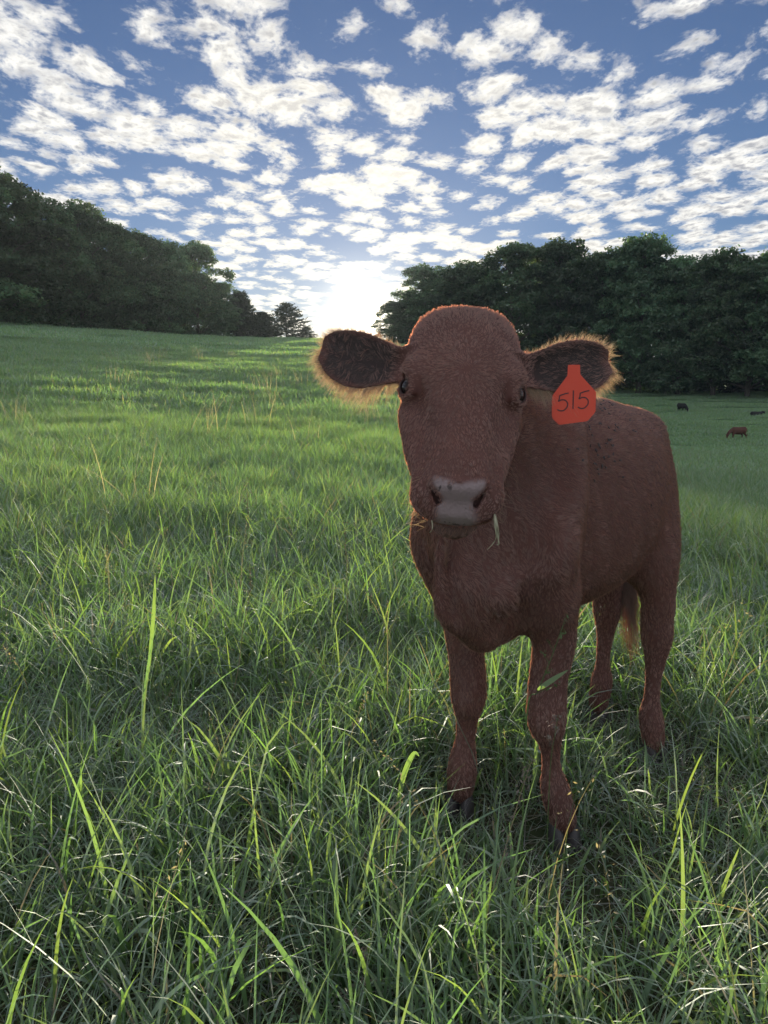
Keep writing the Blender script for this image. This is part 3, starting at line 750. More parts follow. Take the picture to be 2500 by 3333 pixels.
def blades(rng, root, h, w, az, lean, curl, segs, cols, twist=0.6, fold=None):
    """ribbons with their own bend; root (n,3). returns verts, quads, colours"""
    n = len(root)
    t = np.linspace(0, 1, segs + 1)
    ang = lean[:, None] + curl[:, None] * (t[None] ** 1.6)
    if fold is not None:                                         # some blades are broken over
        kink = fold[:, None]
        ang = ang + np.where(t[None] > np.abs(kink), 1.1, 0.0) * (kink < 0.95)
    ang = np.minimum(ang, 2.5)
    dl = h[:, None] / segs
    am = (ang[:, 1:] + ang[:, :-1]) / 2
    hz = np.concatenate([np.zeros((n, 1)), np.cumsum(np.sin(am) * dl, 1)], 1)
    vz = np.concatenate([np.zeros((n, 1)), np.cumsum(np.cos(am) * dl, 1)], 1)
    wig = rng.normal(size=(n, 1)) * 0.25 * t[None] ** 2 * h[:, None]
    ca, sa = np.cos(az)[:, None], np.sin(az)[:, None]
    c = np.stack([root[:, :1] + hz * ca - wig * sa, root[:, 1:2] + hz * sa + wig * ca, root[:, 2:] + np.maximum(vz, 0.004 - 0 * vz)], -1)
    prof = np.minimum(1.0, 0.55 + 1.6 * t) * np.clip(1 - t ** 2.6, 0, 1)
    prof[-1] = 0.03
    tw = rng.normal(size=(n, 1)) * twist + rng.normal(size=(n, 1)) * twist * 0.8 * t[None]
    side = np.stack([-sa * np.cos(tw), ca * np.cos(tw), np.sin(tw)], -1)
    side[..., 0] += np.sin(tw) * ca * 0.4; side[..., 1] += np.sin(tw) * sa * 0.4
    hw = (w[:, None] * prof[None] / 2)[..., None]
    V = np.stack([c - side * hw, c + side * hw], 2)               # n, segs+1, 2, 3
    k = (segs + 1) * 2
    i = np.arange(n)[:, None] * k + np.arange(segs)[None] * 2
    F = np.stack([i, i + 1, i + 3, i + 2], -1).reshape(-1, 4)
    cc = np.repeat(cols[:, None, :], k, 1).reshape(-1, 3)
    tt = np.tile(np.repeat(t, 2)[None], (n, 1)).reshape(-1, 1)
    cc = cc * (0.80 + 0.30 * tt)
    return V.reshape(-1, 3), F, cc

def blade_colours(rng, n, straw):
    c = GREENS[rng.integers(0, len(GREENS), n)] * rng.uniform(0.8, 1.25, (n, 1))
    s = rng.random(n) < straw
    c[s] = STRAW[rng.integers(0, len(STRAW), s.sum())] * rng.uniform(0.6, 1.1, (s.sum(), 1))
    return c

def stalks(rng, root, h, az, lean, cols, headed, thick=0.0011):
    """thin flowering stems with a loose seed head"""
    V, F, C = [], [], []
    n = len(root)
    v, f, c = blades(rng, root, h, np.full(n, thick * 2.2), az, lean, rng.uniform(0.05, 0.35, n), 6, cols, 0.3)
    # keep the width to the tip
    V.append(v); F.append(f); C.append(c); off = len(v)
    ctr = v.reshape(n, 7, 2, 3).mean(2)
    m = 26
    t = np.linspace(0.70, 1.0, m)
    seg = np.clip((t * 6).astype(int), 0, 5); fr = t * 6 - seg
    pts = ctr[:, seg] * (1 - fr)[None, :, None] + ctr[:, seg + 1] * fr[None, :, None]
    spread = (0.020 * np.sin(np.linspace(0.25, 1, m) * math.pi) + 0.003)[None, :, None] * rng.uniform(0.25, 1.0, (n, 1, 1))
    pts = pts + rng.normal(size=pts.shape) * spread * np.array([1, 1, 0.5])
    pts = pts[headed].reshape(-1, 3)
    cl = np.repeat(cols[headed], m, 0) * rng.uniform(0.8, 1.5, (len(pts), 1))
    q, g = leaf_quads(pts, rng, 0.0032, 0.0, None, 2.6)
    V.append(q); F.append(g + off); C.append(np.repeat(cl, 4, 0))
    return np.concatenate(V), np.concatenate(F), np.concatenate(C)

def join(parts):
    V, F, C, off = [], [], [], 0
    for v, f, c in parts:
        V.append(v); F.append(f + off); C.append(c); off += len(v)
    return np.concatenate(V), np.concatenate(F), np.concatenate(C)

def wedge(rng, n, r0, r1, half=0.62):
    r = np.sqrt(rng.uniform(r0 * r0, r1 * r1, n)); a = rng.uniform(-half, half, n)
    return r * np.sin(a), r * np.cos(a)

def near_sward():
    rng = np.random.default_rng(77)
    parts = []
    def clear(x, y):
        ok = np.ones(len(x), bool)
        for fx, fy in FEET.values():
            ok &= np.hypot(x - fx, y - fy) > 0.045
        return ok
    def trod(x, y):                                   # grazed and trodden down round the hooves
        k = np.ones(len(x))
        for fx, fy in FEET.values():
            k = np.minimum(k, 0.34 + 0.66 * smooth01((np.hypot(x - fx - 0.01, (y - fy + 0.11) * 0.8) - 0.10) / 0.20))
        return k
    # tufts of tillers
    nt_ = 6200
    tx, ty = wedge(rng, nt_, 0.55, 5.6, 0.70)
    dens = vnoise(tx / 0.55, ty / 0.55, 21)
    per = rng.integers(7, 17, nt_)
    idx = np.repeat(np.arange(nt_), per); n = len(idx)
    taz = rng.uniform(0, 2 * math.pi, nt_)
    x = tx[idx] + rng.normal(size=n) * 0.028; y = ty[idx] + rng.normal(size=n) * 0.028
    ok = clear(x, y); idx, x, y = idx[ok], x[ok], y[ok]; n = len(x)
    tall = 0.55 + 0.75 * dens[idx]
    h = rng.uniform(0.11, 0.31, n) * tall * rng.uniform(0.7, 1.25, n) * trod(x, y)
    w = rng.uniform(0.0032, 0.0080, n)
    big = rng.random(n) < 0.10; w[big] *= 1.45; h[big] *= 1.15
    az = np.where(rng.random(n) < 0.45, taz[idx] + rng.normal(size=n) * 0.5, rng.uniform(0, 2 * math.pi, n))
    lean = np.abs(rng.normal(size=n)) * 0.32 + 0.05
    curl = np.abs(rng.normal(size=n)) * 0.95 + 0.15
    fold = np.where(rng.random(n) < 0.14, rng.uniform(0.35, 0.8, n), 1.0)
    z = ground_z(x, y) - 0.008
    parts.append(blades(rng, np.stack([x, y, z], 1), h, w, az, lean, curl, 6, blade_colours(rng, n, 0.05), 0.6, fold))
    # short lower layer, much of it lying over
    n = 52000
    x, y = wedge(rng, n, 0.55, 5.6, 0.70); ok = clear(x, y); x, y = x[ok], y[ok]; n = len(x)
    h = rng.uniform(0.06, 0.20, n) * (0.35 + 0.65 * trod(x, y))
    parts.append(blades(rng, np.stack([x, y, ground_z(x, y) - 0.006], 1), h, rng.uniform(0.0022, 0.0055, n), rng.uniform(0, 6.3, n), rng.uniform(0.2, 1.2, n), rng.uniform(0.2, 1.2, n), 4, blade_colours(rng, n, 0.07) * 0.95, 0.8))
    # dead thatch on the soil
    n = 15000
    x, y = wedge(rng, n, 0.55, 4.0, 0.70); ok = clear(x, y); x, y = x[ok], y[ok]; n = len(x)
    parts.append(blades(rng, np.stack([x, y, ground_z(x, y) + rng.uniform(0, 0.03, n)], 1), rng.uniform(0.05, 0.16, n), rng.uniform(0.0012, 0.003, n), rng.uniform(0, 6.3, n), rng.uniform(1.2, 1.6, n), rng.uniform(-0.2, 0.2, n), 3, blade_colours(rng, n, 1.0) * 0.62, 0.8))
    # tall upright leaves that stand out of the sward
    n = 1500
    x, y = wedge(rng, n, 0.8, 5.6, 0.66); ok = clear(x, y); x, y = x[ok], y[ok]; n = len(x)
    c = GREENS[rng.integers(1, 4, n)] * rng.uniform(0.95, 1.3, (n, 1))
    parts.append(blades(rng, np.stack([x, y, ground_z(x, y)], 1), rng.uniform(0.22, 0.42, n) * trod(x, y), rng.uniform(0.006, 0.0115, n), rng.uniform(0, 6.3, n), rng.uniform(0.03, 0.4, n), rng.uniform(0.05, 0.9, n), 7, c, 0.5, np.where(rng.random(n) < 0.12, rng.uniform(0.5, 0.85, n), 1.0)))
    # flowering stems
    n = 280
    x, y = wedge(rng, n, 0.9, 5.8, 0.66)
    c = np.where(rng.random((n, 1)) < 0.3, np.array([[0.24, 0.215, 0.165]]), np.array([[0.065, 0.085, 0.035]])) * rng.uniform(0.7, 1.3, (n, 1))
    parts.append(stalks(rng, np.stack([x, y, ground_z(x, y)], 1), rng.uniform(0.28, 0.58, n), rng.uniform(0, 6.3, n), np.abs(rng.normal(size=n)) * 0.22, c, rng.random(n) < 0.8))
    V, F, C = join(parts)
    me = np_mesh("grass", V, F); set_col(me, C); me.materials.append(MAT_GRASS)
    o = link(bpy.data.objects.new("grass", me))
    tag(o, 'tangled long green pasture grass in the foreground with dry stems', 'grass', kind='stuff')
    print("GRASS tris", len(F) * 2)

def patch_mesh(seed, size, n, h0, h1, w0, w1, segs, straw, stems=0, far_tint=1.0):
    rng = np.random.default_rng(seed)
    x = rng.uniform(-size / 2, size / 2, n) + rng.normal(size=n) * size * 0.08; y = rng.uniform(-size / 2, size / 2, n) + rng.normal(size=n) * size * 0.08
    tall = 0.6 + 0.8 * vnoise(x / (size * 0.3) + seed, y / (size * 0.3), seed)
    h = rng.uniform(h0, h1, n) * tall
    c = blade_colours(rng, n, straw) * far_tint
    parts = [blades(rng, np.stack([x, y, np.full(n, -0.01)], 1), h, rng.uniform(w0, w1, n), rng.uniform(0, 6.3, n), np.abs(rng.normal(size=n)) * 0.35, np.abs(rng.normal(size=n)) * 0.8 + 0.1, segs, c, 0.6)]
    if stems:
        sx, sy = rng.normal(size=stems) * size * 0.22, rng.normal(size=stems) * size * 0.22
        sc = np.array([[0.36, 0.33, 0.26]]) * rng.uniform(0.7, 1.2, (stems, 1))
        parts.append(stalks(rng, np.stack([sx, sy, np.zeros(stems)], 1), rng.uniform(0.35, 0.7, stems), rng.uniform(0, 6.3, stems), np.abs(rng.normal(size=stems)) * 0.25, sc, np.ones(stems, bool), 0.002 + w0 * 0.25))
    V, F, C = join(parts)
    me = np_mesh("turf", V, F); set_col(me, C); me.materials.append(MAT_GRASS)
    return me

def scatter(name, meshes, x, y, rng, s0, s1, pick, label):
    col = bpy.data.collections.new(name + "_tufts")
    for i, me in enumerate(meshes):
        o = bpy.data.objects.new("%s_tuft_%02d" % (name, i), me); col.objects.link(o)
    n = len(x)
    pm = bpy.data.meshes.new(name); pm.vertices.add(n)
    pm.vertices.foreach_set("co", np.stack([x, y, ground_z(x, y)], 1).astype(np.float32).ravel())
    for nm, tp, v in (("rot", 'FLOAT', rng.uniform(0, 6.3, n)), ("scl", 'FLOAT', rng.uniform(s0, s1, n)), ("pick", 'INT', pick)):
        a = pm.attributes.new(nm, tp, 'POINT'); a.data.foreach_set('value', v.astype(np.int32 if tp == 'INT' else np.float32))
    ob = link(bpy.data.objects.new(name, pm))
    ng = bpy.data.node_groups.new(name + "_nodes", 'GeometryNodeTree')
    ng.interface.new_socket("Geometry", in_out='INPUT', socket_type='NodeSocketGeometry')
    ng.interface.new_socket("Geometry", in_out='OUTPUT', socket_type='NodeSocketGeometry')
    N, Lk = ng.nodes, ng.links
    gi = N.new('NodeGroupInput'); go = N.new('NodeGroupOutput')
    ci = N.new('GeometryNodeCollectionInfo'); ci.inputs['Collection'].default_value = col
    ci.inputs['Separate Children'].default_value = True; ci.inputs['Reset Children'].default_value = True
    ip = N.new('GeometryNodeInstanceOnPoints'); ip.inputs['Pick Instance'].default_value = True
    def attr(nm, tp):
        a = N.new('GeometryNodeInputNamedAttribute'); a.data_type = tp; a.inputs['Name'].default_value = nm
        return a.outputs['Attribute']
    cx = N.new('ShaderNodeCombineXYZ'); Lk.new(attr("rot", 'FLOAT'), cx.inputs[2])
    Lk.new(gi.outputs[0], ip.inputs['Points']); Lk.new(ci.outputs[0], ip.inputs['Instance'])
    Lk.new(attr("pick", 'INT'), ip.inputs['Instance Index']); Lk.new(cx.outputs[0], ip.inputs['Rotation']); Lk.new(attr("scl", 'FLOAT'), ip.inputs['Scale'])
    Lk.new(ip.outputs[0], go.inputs[0])
    md = ob.modifiers.new("tufts", 'NODES'); md.node_group = ng
    tag(ob, label, 'grass', kind='stuff')

def far_sward():
    rng = np.random.default_rng(9)
    A = [patch_mesh(31 + i, 0.55, 700, 0.09, 0.24, 0.003, 0.007, 4, 0.06, 0, 1.12) for i in range(3)] + [patch_mesh(35, 0.5, 380, 0.14, 0.3, 0.003, 0.007, 4, 0.12, 9)]
    x, y = wedge(rng, 3300, 5.2, 16, 0.66)
    scatter("meadow_grass", A, x, y, rng, 0.8, 1.3, np.where(rng.random(len(x)) < 0.012, 3, rng.integers(0, 3, len(x))), 'green meadow grass in the middle distance around and behind the calf')
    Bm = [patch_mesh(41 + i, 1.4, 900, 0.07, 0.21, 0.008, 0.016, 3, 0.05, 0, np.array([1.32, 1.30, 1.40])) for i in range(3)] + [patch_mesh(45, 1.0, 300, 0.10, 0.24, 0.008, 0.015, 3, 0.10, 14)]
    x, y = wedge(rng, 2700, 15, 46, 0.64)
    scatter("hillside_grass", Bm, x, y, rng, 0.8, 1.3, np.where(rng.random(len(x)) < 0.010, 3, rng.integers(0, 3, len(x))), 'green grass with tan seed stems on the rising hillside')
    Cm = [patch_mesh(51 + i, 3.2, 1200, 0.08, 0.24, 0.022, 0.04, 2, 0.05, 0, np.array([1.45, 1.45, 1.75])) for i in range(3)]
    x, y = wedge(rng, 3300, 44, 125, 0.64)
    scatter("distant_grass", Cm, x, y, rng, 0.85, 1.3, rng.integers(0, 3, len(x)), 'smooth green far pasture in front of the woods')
near_sward()
far_sward()
# ------------------------------------------------------------------ the calf
def hide_material():
    m = bpy.data.materials.new("calf_hide"); m.use_nodes = True
    nt = NT(m.node_tree); b = nt.n['Principled BSDF']
    co = nt.node('ShaderNodeTexCoord').outputs['Object']
    z1 = nt.noise(co, 5.0, 4.0, 0.55); z2 = nt.noise(co, 70.0, 4.0, 0.6)
    fur = nt.mix(nt.ramp(z1, 0.3, 0.7), (0.115, 0.052, 0.044, 1), (0.165, 0.074, 0.060, 1))
    fur = nt.mix(nt.ramp(z2, 0.3, 0.75, 0, 0.5), fur, (0.13, 0.052, 0.038, 1))
    at = nt.node('ShaderNodeAttribute', attribute_name='zone')
    sp = nt.node('ShaderNodeSeparateColor', ins={0: at.outputs['Color']})
    vor = nt.node('ShaderNodeTexVoronoi', ins={'Vector': co, 'Scale': 230.0})
    dots = nt.math('MULTIPLY', nt.ramp(nt.noise(co, 120.0, 2.0), 0.60, 0.68), nt.ramp(nt.noise(co, 22.0, 2.0), 0.45, 0.6))
    pad = nt.mix(dots, nt.mix(z1, (0.265, 0.200, 0.200, 1), (0.355, 0.278, 0.276, 1)), (0.10, 0.075, 0.075, 1))
    col = nt.mix(sp.outputs[0], fur, pad)                              # bare nose
    col = nt.mix(sp.outputs[1], col, (0.050, 0.034, 0.032, 1))        # dark ear lining and nostrils, shade of the hollows painted in
    col = nt.mix(sp.outputs[2], col, (0.17, 0.10, 0.080, 1))           # pale chin
    nt.put(b.inputs['Base Color'], col)
    nt.put(b.inputs['Roughness'], nt.math('SUBTRACT', 0.72, nt.math('MULTIPLY', sp.outputs[0], 0.30)))
    b.inputs['Specular IOR Level'].default_value = 0.3
    h = nt.math('ADD', nt.math('MULTIPLY', z2, 0.4), nt.math('MULTIPLY', nt.math('MULTIPLY', vor.outputs['Distance'], sp.outputs[0]), 0.6))
    nt.put(b.inputs['Normal'], nt.node('ShaderNodeBump', ins={'Height': h, 'Strength': 0.35, 'Distance': 0.004}).outputs[0])
    return m
def hair_material(name, col, trans):
    m = bpy.data.materials.new(name); m.use_nodes = True
    nt = NT(m.node_tree); nt.n.clear()
    inf = nt.node('ShaderNodeHairInfo')
    at = nt.node('ShaderNodeAttribute', attribute_name='tone')
    v = nt.ramp(at.outputs['Fac'], 0, 1, 0.58, 1.40, False)
    c = nt.node('ShaderNodeHueSaturation', ins={'Value': v, 'Color': col})
    df = nt.node('ShaderNodeBsdfDiffuse', ins={'Color': c.outputs[0]})
    tr = nt.node('ShaderNodeBsdfHair', component='Transmission', ins={'Color': nt.mix(1.0, c.outputs[0], trans, 'MULTIPLY'), 'RoughnessU': 0.45, 'RoughnessV': 0.8})
    gl = nt.node('ShaderNodeBsdfHair', component='Reflection', ins={'Color': (0.9, 0.85, 0.8, 1), 'RoughnessU': 0.3, 'RoughnessV': 0.55})
    a = nt.node('ShaderNodeMixShader', ins={0: 0.38, 1: df, 2: tr})
    b = nt.node('ShaderNodeMixShader', ins={0: 0.17, 1: a, 2: gl})
    nt.node('ShaderNodeOutputMaterial', ins={0: b.outputs[0]})
    return m
def plain(name, col, rough=0.5, **kw):
    m = bpy.data.materials.new(name); m.use_nodes = True
    b = m.node_tree.nodes['Principled BSDF']; b.inputs['Base Color'].default_value = (*col, 1); b.inputs['Roughness'].default_value = rough
    for k, v in kw.items(): b.inputs[k].default_value = v
    return m

def hair_object(name, pts, rad0, rad1, tone, mat, parent):
    """pts (n,k,3) in the parent's frame"""
    n, k = pts.shape[:2]
    hc = bpy.data.hair_curves.new(name); hc.add_curves([k] * n)
    hc.attributes['position'].data.foreach_set('vector', pts.astype(np.float32).ravel()) if 'position' in hc.attributes else hc.position_data.foreach_set('vector', pts.astype(np.float32).ravel())
    r = hc.attributes.get('radius') or hc.attributes.new('radius', 'FLOAT', 'POINT')
    rr = np.linspace(0, 1, k)[None] * (rad1 - rad0) + rad0
    r.data.foreach_set('value', np.broadcast_to(rr, (n, k)).astype(np.float32).ravel())
    a = hc.attributes.new('tone', 'FLOAT', 'CURVE'); a.data.foreach_set('value', tone.astype(np.float32))
    hc.materials.append(mat)
    o = bpy.data.objects.new(name, hc)
    return link(o, parent)

def grow(P, Nn, flow, length, lift, rng, k=4, jitter=0.25, droop=0.0):
    n = len(P)
    fl = flow - Nn * (flow * Nn).sum(1)[:, None]
    fl /= np.linalg.norm(fl, axis=1)[:, None] + 1e-9
    fl = fl + rng.normal(size=(n, 3)) * jitter
    fl -= Nn * (fl * Nn).sum(1)[:, None]; fl /= np.linalg.norm(fl, axis=1)[:, None] + 1e-9
    out = [P - Nn * 0.001]
    cur = P - Nn * 0.001
    for i in range(1, k):
        a = lift * (1 - 0.45 * (i - 1) / (k - 1))
        d = fl * np.cos(a)[:, None] + Nn * np.sin(a)[:, None]
        d[:, 2] -= droop * i / k
        d /= np.linalg.norm(d, axis=1)[:, None]
        cur = cur + d * (length / (k - 1))[:, None]
        out.append(cur)
    return np.stack(out, 1)

def build_calf():
    rng = np.random.default_rng(515)
    V, F = surface_nets(calf_sdf, (-0.26, 1.02, 0.035), (1.12, 2.52, 1.36), 0.0045)
    V = relax(V, F, 2)
    tri = np.concatenate([F[:, [0, 1, 2]], F[:, [0, 2, 3]]])
    fn = np.cross(V[tri[:, 1]] - V[tri[:, 0]], V[tri[:, 2]] - V[tri[:, 0]])
    N = np.stack([np.bincount(tri.ravel(), weights=np.repeat(fn[:, c], 3), minlength=len(V)) for c in range(3)], 1)
    N /= np.linalg.norm(N, axis=1)[:, None] + 1e-12
    area = np.linalg.norm(fn, axis=1) / 2
    root = empty("calf", tuple(CO))
    tag(root, 'reddish brown calf with orange 515 ear tag standing in grass facing the camera', 'calf')
    me = np_mesh("body", V - CO, F)
    # where the skin differs: bare nose, ear lining and nostrils with painted shade, pale chin
    def head_coords(p):
        r = p - HP; return r @ hD, r @ hT, r @ hN
    def zones(p, nn):
        s, t, n = head_coords(p)
        pl = (p - Hd(0.385, 0, -0.002)) @ (hD * 0.70 + hN * 0.72)
        nv = (nn @ (hD * 0.70 + hN * 0.72))
        drop = s * 0.72 - n * 0.70                    # distance down the flat of the nose
        d0 = 0.385 * 0.72 + 0.002 * 0.70
        u = (drop - d0)
        wid = np.interp(u, [0.0, 0.014, 0.024, 0.042, 0.062, 0.085], [0.040, 0.049, 0.046, 0.035, 0.044, 0.046])
        wid = wid + 0.010 * (vnoise(p[:, 0] / 0.012, p[:, 2] / 0.012, 8) - 0.5) * smooth01((u - 0.04) / 0.02)
        pad = smooth01((wid - np.abs(t)) / np.interp(u, [0.03, 0.05], [0.008, 0.022])) * smooth01((u - 0.013 + np.abs(t) * 0.22) / 0.010) * smooth01((pl + 0.035) / 0.012) * smooth01((n + 0.102) / 0.032) * smooth01((nv - 0.15) / 0.25) * (s > 0.34)
        chin = smooth01((s - 0.345) / 0.02) * smooth01((-0.104 - n) / 0.006) * (np.abs(t) < 0.08) * (n > -0.2)
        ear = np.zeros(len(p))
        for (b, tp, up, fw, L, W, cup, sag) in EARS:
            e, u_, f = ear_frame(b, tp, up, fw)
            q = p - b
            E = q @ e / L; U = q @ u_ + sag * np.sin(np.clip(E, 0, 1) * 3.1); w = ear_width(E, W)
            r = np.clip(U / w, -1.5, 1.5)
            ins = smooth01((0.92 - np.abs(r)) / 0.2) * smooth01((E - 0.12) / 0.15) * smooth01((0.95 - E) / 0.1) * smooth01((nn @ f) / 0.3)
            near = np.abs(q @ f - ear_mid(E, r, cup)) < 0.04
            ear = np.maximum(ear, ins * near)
        for sd in (1, -1):                              # inside of the nostrils, recess shade painted dark
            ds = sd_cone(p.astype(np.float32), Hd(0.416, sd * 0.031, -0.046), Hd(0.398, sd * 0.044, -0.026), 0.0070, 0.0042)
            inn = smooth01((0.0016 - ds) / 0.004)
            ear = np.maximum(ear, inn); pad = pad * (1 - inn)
        return pad, ear, chin
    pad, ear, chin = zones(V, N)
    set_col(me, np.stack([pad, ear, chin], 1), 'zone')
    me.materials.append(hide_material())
    link(bpy.data.objects.new("body", me), root)

    # --- hair: short coat lying down the body, longer on poll and ears
    fur = hair_material("calf_hair", (0.262, 0.124, 0.098, 1), (2.4, 1.9, 1.3, 1))
    gold = hair_material("ear_hair", (0.55, 0.41, 0.27, 1), (1.3, 1.2, 0.95, 1))
    cen = V[tri].mean(1)
    s_, t_, n_ = head_coords(cen)
    is_head = (s_ > -0.06) & (s_ < 0.45) & (np.abs(t_) < 0.14) & (n_ > -0.16)
    wgt = area * np.where(is_head, 2.6, 1.0)
    cnt = 230000
    pick = rng.choice(len(tri), cnt, p=wgt / wgt.sum())
    bary = rng.dirichlet((1, 1, 1), cnt)
    P = (V[tri[pick]] * bary[:, :, None]).sum(1); NN = (N[tri[pick]] * bary[:, :, None]).sum(1)
    NN /= np.linalg.norm(NN, axis=1)[:, None]
    pad, ear, chin = zones(P, NN)
    s, t, n = head_coords(P)
    hw = smooth01((s + 0.07) / 0.05) * smooth01((n + 0.19) / 0.05) * (np.abs(t) < 0.15) * (s < 0.46)
    q = P - CO; a = q @ HD; l = q @ LF; z = P[:, 2]
    flow = np.tile(-HD * 0.75 + np.array([0, 0, -0.65]), (cnt, 1))
    up_ = smooth01((z - 0.9) / 0.12)[:, None]
    flow = flow * (1 - up_) + (-HD * 0.95 + np.array([0, 0, -0.2])) * up_
    low = smooth01((0.62 - z) / 0.12)[:, None]
    flow = flow * (1 - low) + np.array([0, 0, -1.0]) * low
    # face: whorl between the eyes, hair runs out from it, up to the poll and down to the nose
    rad = np.outer(s - 0.165, hD) + np.outer(t - 0.004, hT)
    flow = flow * (1 - hw[:, None]) + rad / (np.linalg.norm(rad, axis=1)[:, None] + 1e-6) * hw[:, None]
    length = np.full(cnt, 0.0140)
    poll = hw * smooth01((0.07 - s) / 0.08)
    length = length * (1 - 0.42 * hw) + 0.003 * poll
    length *= np.where(low[:, 0] > 0.5, 0.75, 1.0) * rng.uniform(0.6, 1.35, cnt)
    lift = np.full(cnt, 0.20) + 0.3 * poll + np.abs(rng.normal(size=cnt)) * 0.10
    keep = (rng.random(cnt) > pad) & (rng.random(cnt) > ear * 0.7) & (rng.random(cnt) > chin * 0.5)
    for e in EYES: keep &= np.linalg.norm(P - e, axis=1) > 0.0255
    keep &= ~((s > 0.36) & (np.abs(n + 0.102) < 0.006))
    k_ = keep
    # locks: neighbouring hairs share a lean and a tone
    side_ = np.cross(NN, flow); side_ /= np.linalg.norm(side_, axis=1)[:, None] + 1e-9
    fine_ = 0.0075
    lk = vnoise(P[:, 0] / fine_ + P[:, 2] / 0.045, P[:, 1] / fine_ + P[:, 2] / 0.06, 4); lk2 = vnoise(P[:, 0] / 0.022 + 40 + P[:, 2] / 0.06, P[:, 1] / 0.022 + P[:, 2] / 0.09, 6)
    flow = flow / (np.linalg.norm(flow, axis=1)[:, None] + 1e-9) + side_ * ((lk - 0.5) * 0.55 + (lk2 - 0.5) * 0.75)[:, None]
    length *= 0.75 + 0.6 * lk2
    H = grow(P[k_], NN[k_], flow[k_], length[k_], lift[k_], rng, 4, 0.13)
    # hairs draw together into small locks, as a lying coat does
    from mathutils import kdtree
    Pk = P[k_]; ng = 34000
    gi = rng.choice(len(Pk), ng, replace=False)
    kd = kdtree.KDTree(ng)
    for i_, g_ in enumerate(gi): kd.insert(Pk[g_], i_)
    kd.balance()
    own = gi[np.fromiter((kd.find(q_)[1] for q_ in Pk), np.int64, len(Pk))]
    same = ((NN[k_] * NN[k_][own]).sum(1) > 0.6)[:, None]
    for j_ in range(1, 4):
        pull = 0.62 * (j_ / 3) ** 1.4
        H[:, j_] += np.where(same, (H[own, j_] - H[:, j_]) * pull, 0)
    gt = rng.random(len(Pk))[own]
    tone = np.clip(0.50 * gt + 0.30 * lk2[k_] + 0.20 * rng.random(len(Pk)), 0, 1)
    hair_object("coat", H - CO, 0.00040, 0.00011, tone, fur, root)
    # --- ear fringes: long pale hair along the rims
    G = []
    for (b, tp, up, fw, L, W, cup, sag), lower in zip(EARS, (1.0, 0.75)):
        e, u_, f = ear_frame(b, tp, up, fw)
        m = 3400
        ph = rng.uniform(-1, 1, m)                       # -1 lower root .. 0 tip .. 1 upper root
        ph = np.where(rng.random(m) < 0.35, -np.abs(ph), ph)
        E = 1.0 - 0.92 * np.abs(ph) ** 1.25
        side = np.sign(ph)
        w = ear_width(E, W)
        rr = side * rng.uniform(0.72, 1.0, m) * np.where(E > 0.97, rng.uniform(0, 1, m), 1.0)
        mid = ear_mid(E, rr, cup)
        base = b + np.outer(E * L, e) + np.outer(rr * w - sag * np.sin(np.clip(E, 0, 1) * 3.1), u_) + np.outer(mid + rng.uniform(-0.006, 0.004, m), f)
        outd = np.outer(smooth01((E - 0.55) / 0.4), e) + np.outer(side * (1.05 - 0.6 * smooth01((E - 0.7) / 0.3)), u_) + e * 0.35
        ln = np.where(side < 0, 0.028 + 0.030 * np.exp(-((E - 0.38) / 0.22) ** 2) * lower, 0.011 + 0.013 * E) * rng.uniform(0.25, 1.15, m)
        lockv = rng.normal(size=(90, 3))[(np.abs(ph) * 44).astype(int) + 45 * (ph > 0)]
        ln = ln * (0.7 + 0.6 * rng.random(90)[(np.abs(ph) * 44).astype(int) + 45 * (ph > 0)])
        nn = np.tile(f * 0.4, (m, 1)) * rng.normal(size=(m, 1)) + outd + lockv * 0.30
        d = nn / np.linalg.norm(nn, axis=1)[:, None] + rng.normal(size=(m, 3)) * 0.15
        d /= np.linalg.norm(d, axis=1)[:, None]
        pts = [base]; cur = base
        for i in range(1, 5):
            dd = d.copy(); dd[:, 2] -= 0.16 * i * (side < 0); dd += e * 0.05 * i
            dd /= np.linalg.norm(dd, axis=1)[:, None]
            cur = cur + dd * (ln / 4)[:, None]; pts.append(cur)
        G.append(np.stack(pts, 1))
        # soft hair inside the cup
        m = 2600
        E = rng.uniform(0.1, 0.95, m); rr = rng.uniform(-0.9, 0.9, m); w = ear_width(E, W)
        base = b + np.outer(E * L, e) + np.outer(rr * w - sag * np.sin(np.clip(E, 0, 1) * 3.1), u_) + np.outer(ear_mid(E, rr, cup) + 0.004, f)
        d = np.outer(np.sign(rr) * 0.5, u_) + e * 0.8 + f * 0.35 + rng.normal(size=(m, 3)) * 0.2
        d /= np.linalg.norm(d, axis=1)[:, None]; ln = rng.uniform(0.008, 0.022, m)
        EAR_IN.append(np.stack([base + d * (ln * q_ / 4)[:, None] for q_ in range(5)], 1))
    G = np.concatenate(G)
    hair_object("ear_fringe", G - CO, 0.00018, 0.00005, rng.random(len(G)), gold, root)
    I = np.concatenate(EAR_IN)
    hair_object("ear_lining", I - CO, 0.0002, 0.00006, rng.random(len(I)), hair_material("ear_lining_hair", (0.075, 0.043, 0.034, 1), (1.6, 1.3, 1, 1)), root)
    # --- tail switch
    m = 2400
    tp = TAIL[-1][0]; back = -HD
    lock = rng.integers(0, 7, m); az = lock * 0.9
    b0 = tp + rng.normal(size=(m, 3)) * 0.006 + np.outer(rng.uniform(0, 0.14, m), [0, 0, 1])
    ln = rng.uniform(0.16, 0.42, m) * (0.7 + 0.3 * np.cos(lock))
    dx = np.stack([np.cos(az) * 0.13, np.sin(az) * 0.13, -np.ones(m)], 1) + rng.normal(size=(m, 3)) * 0.04
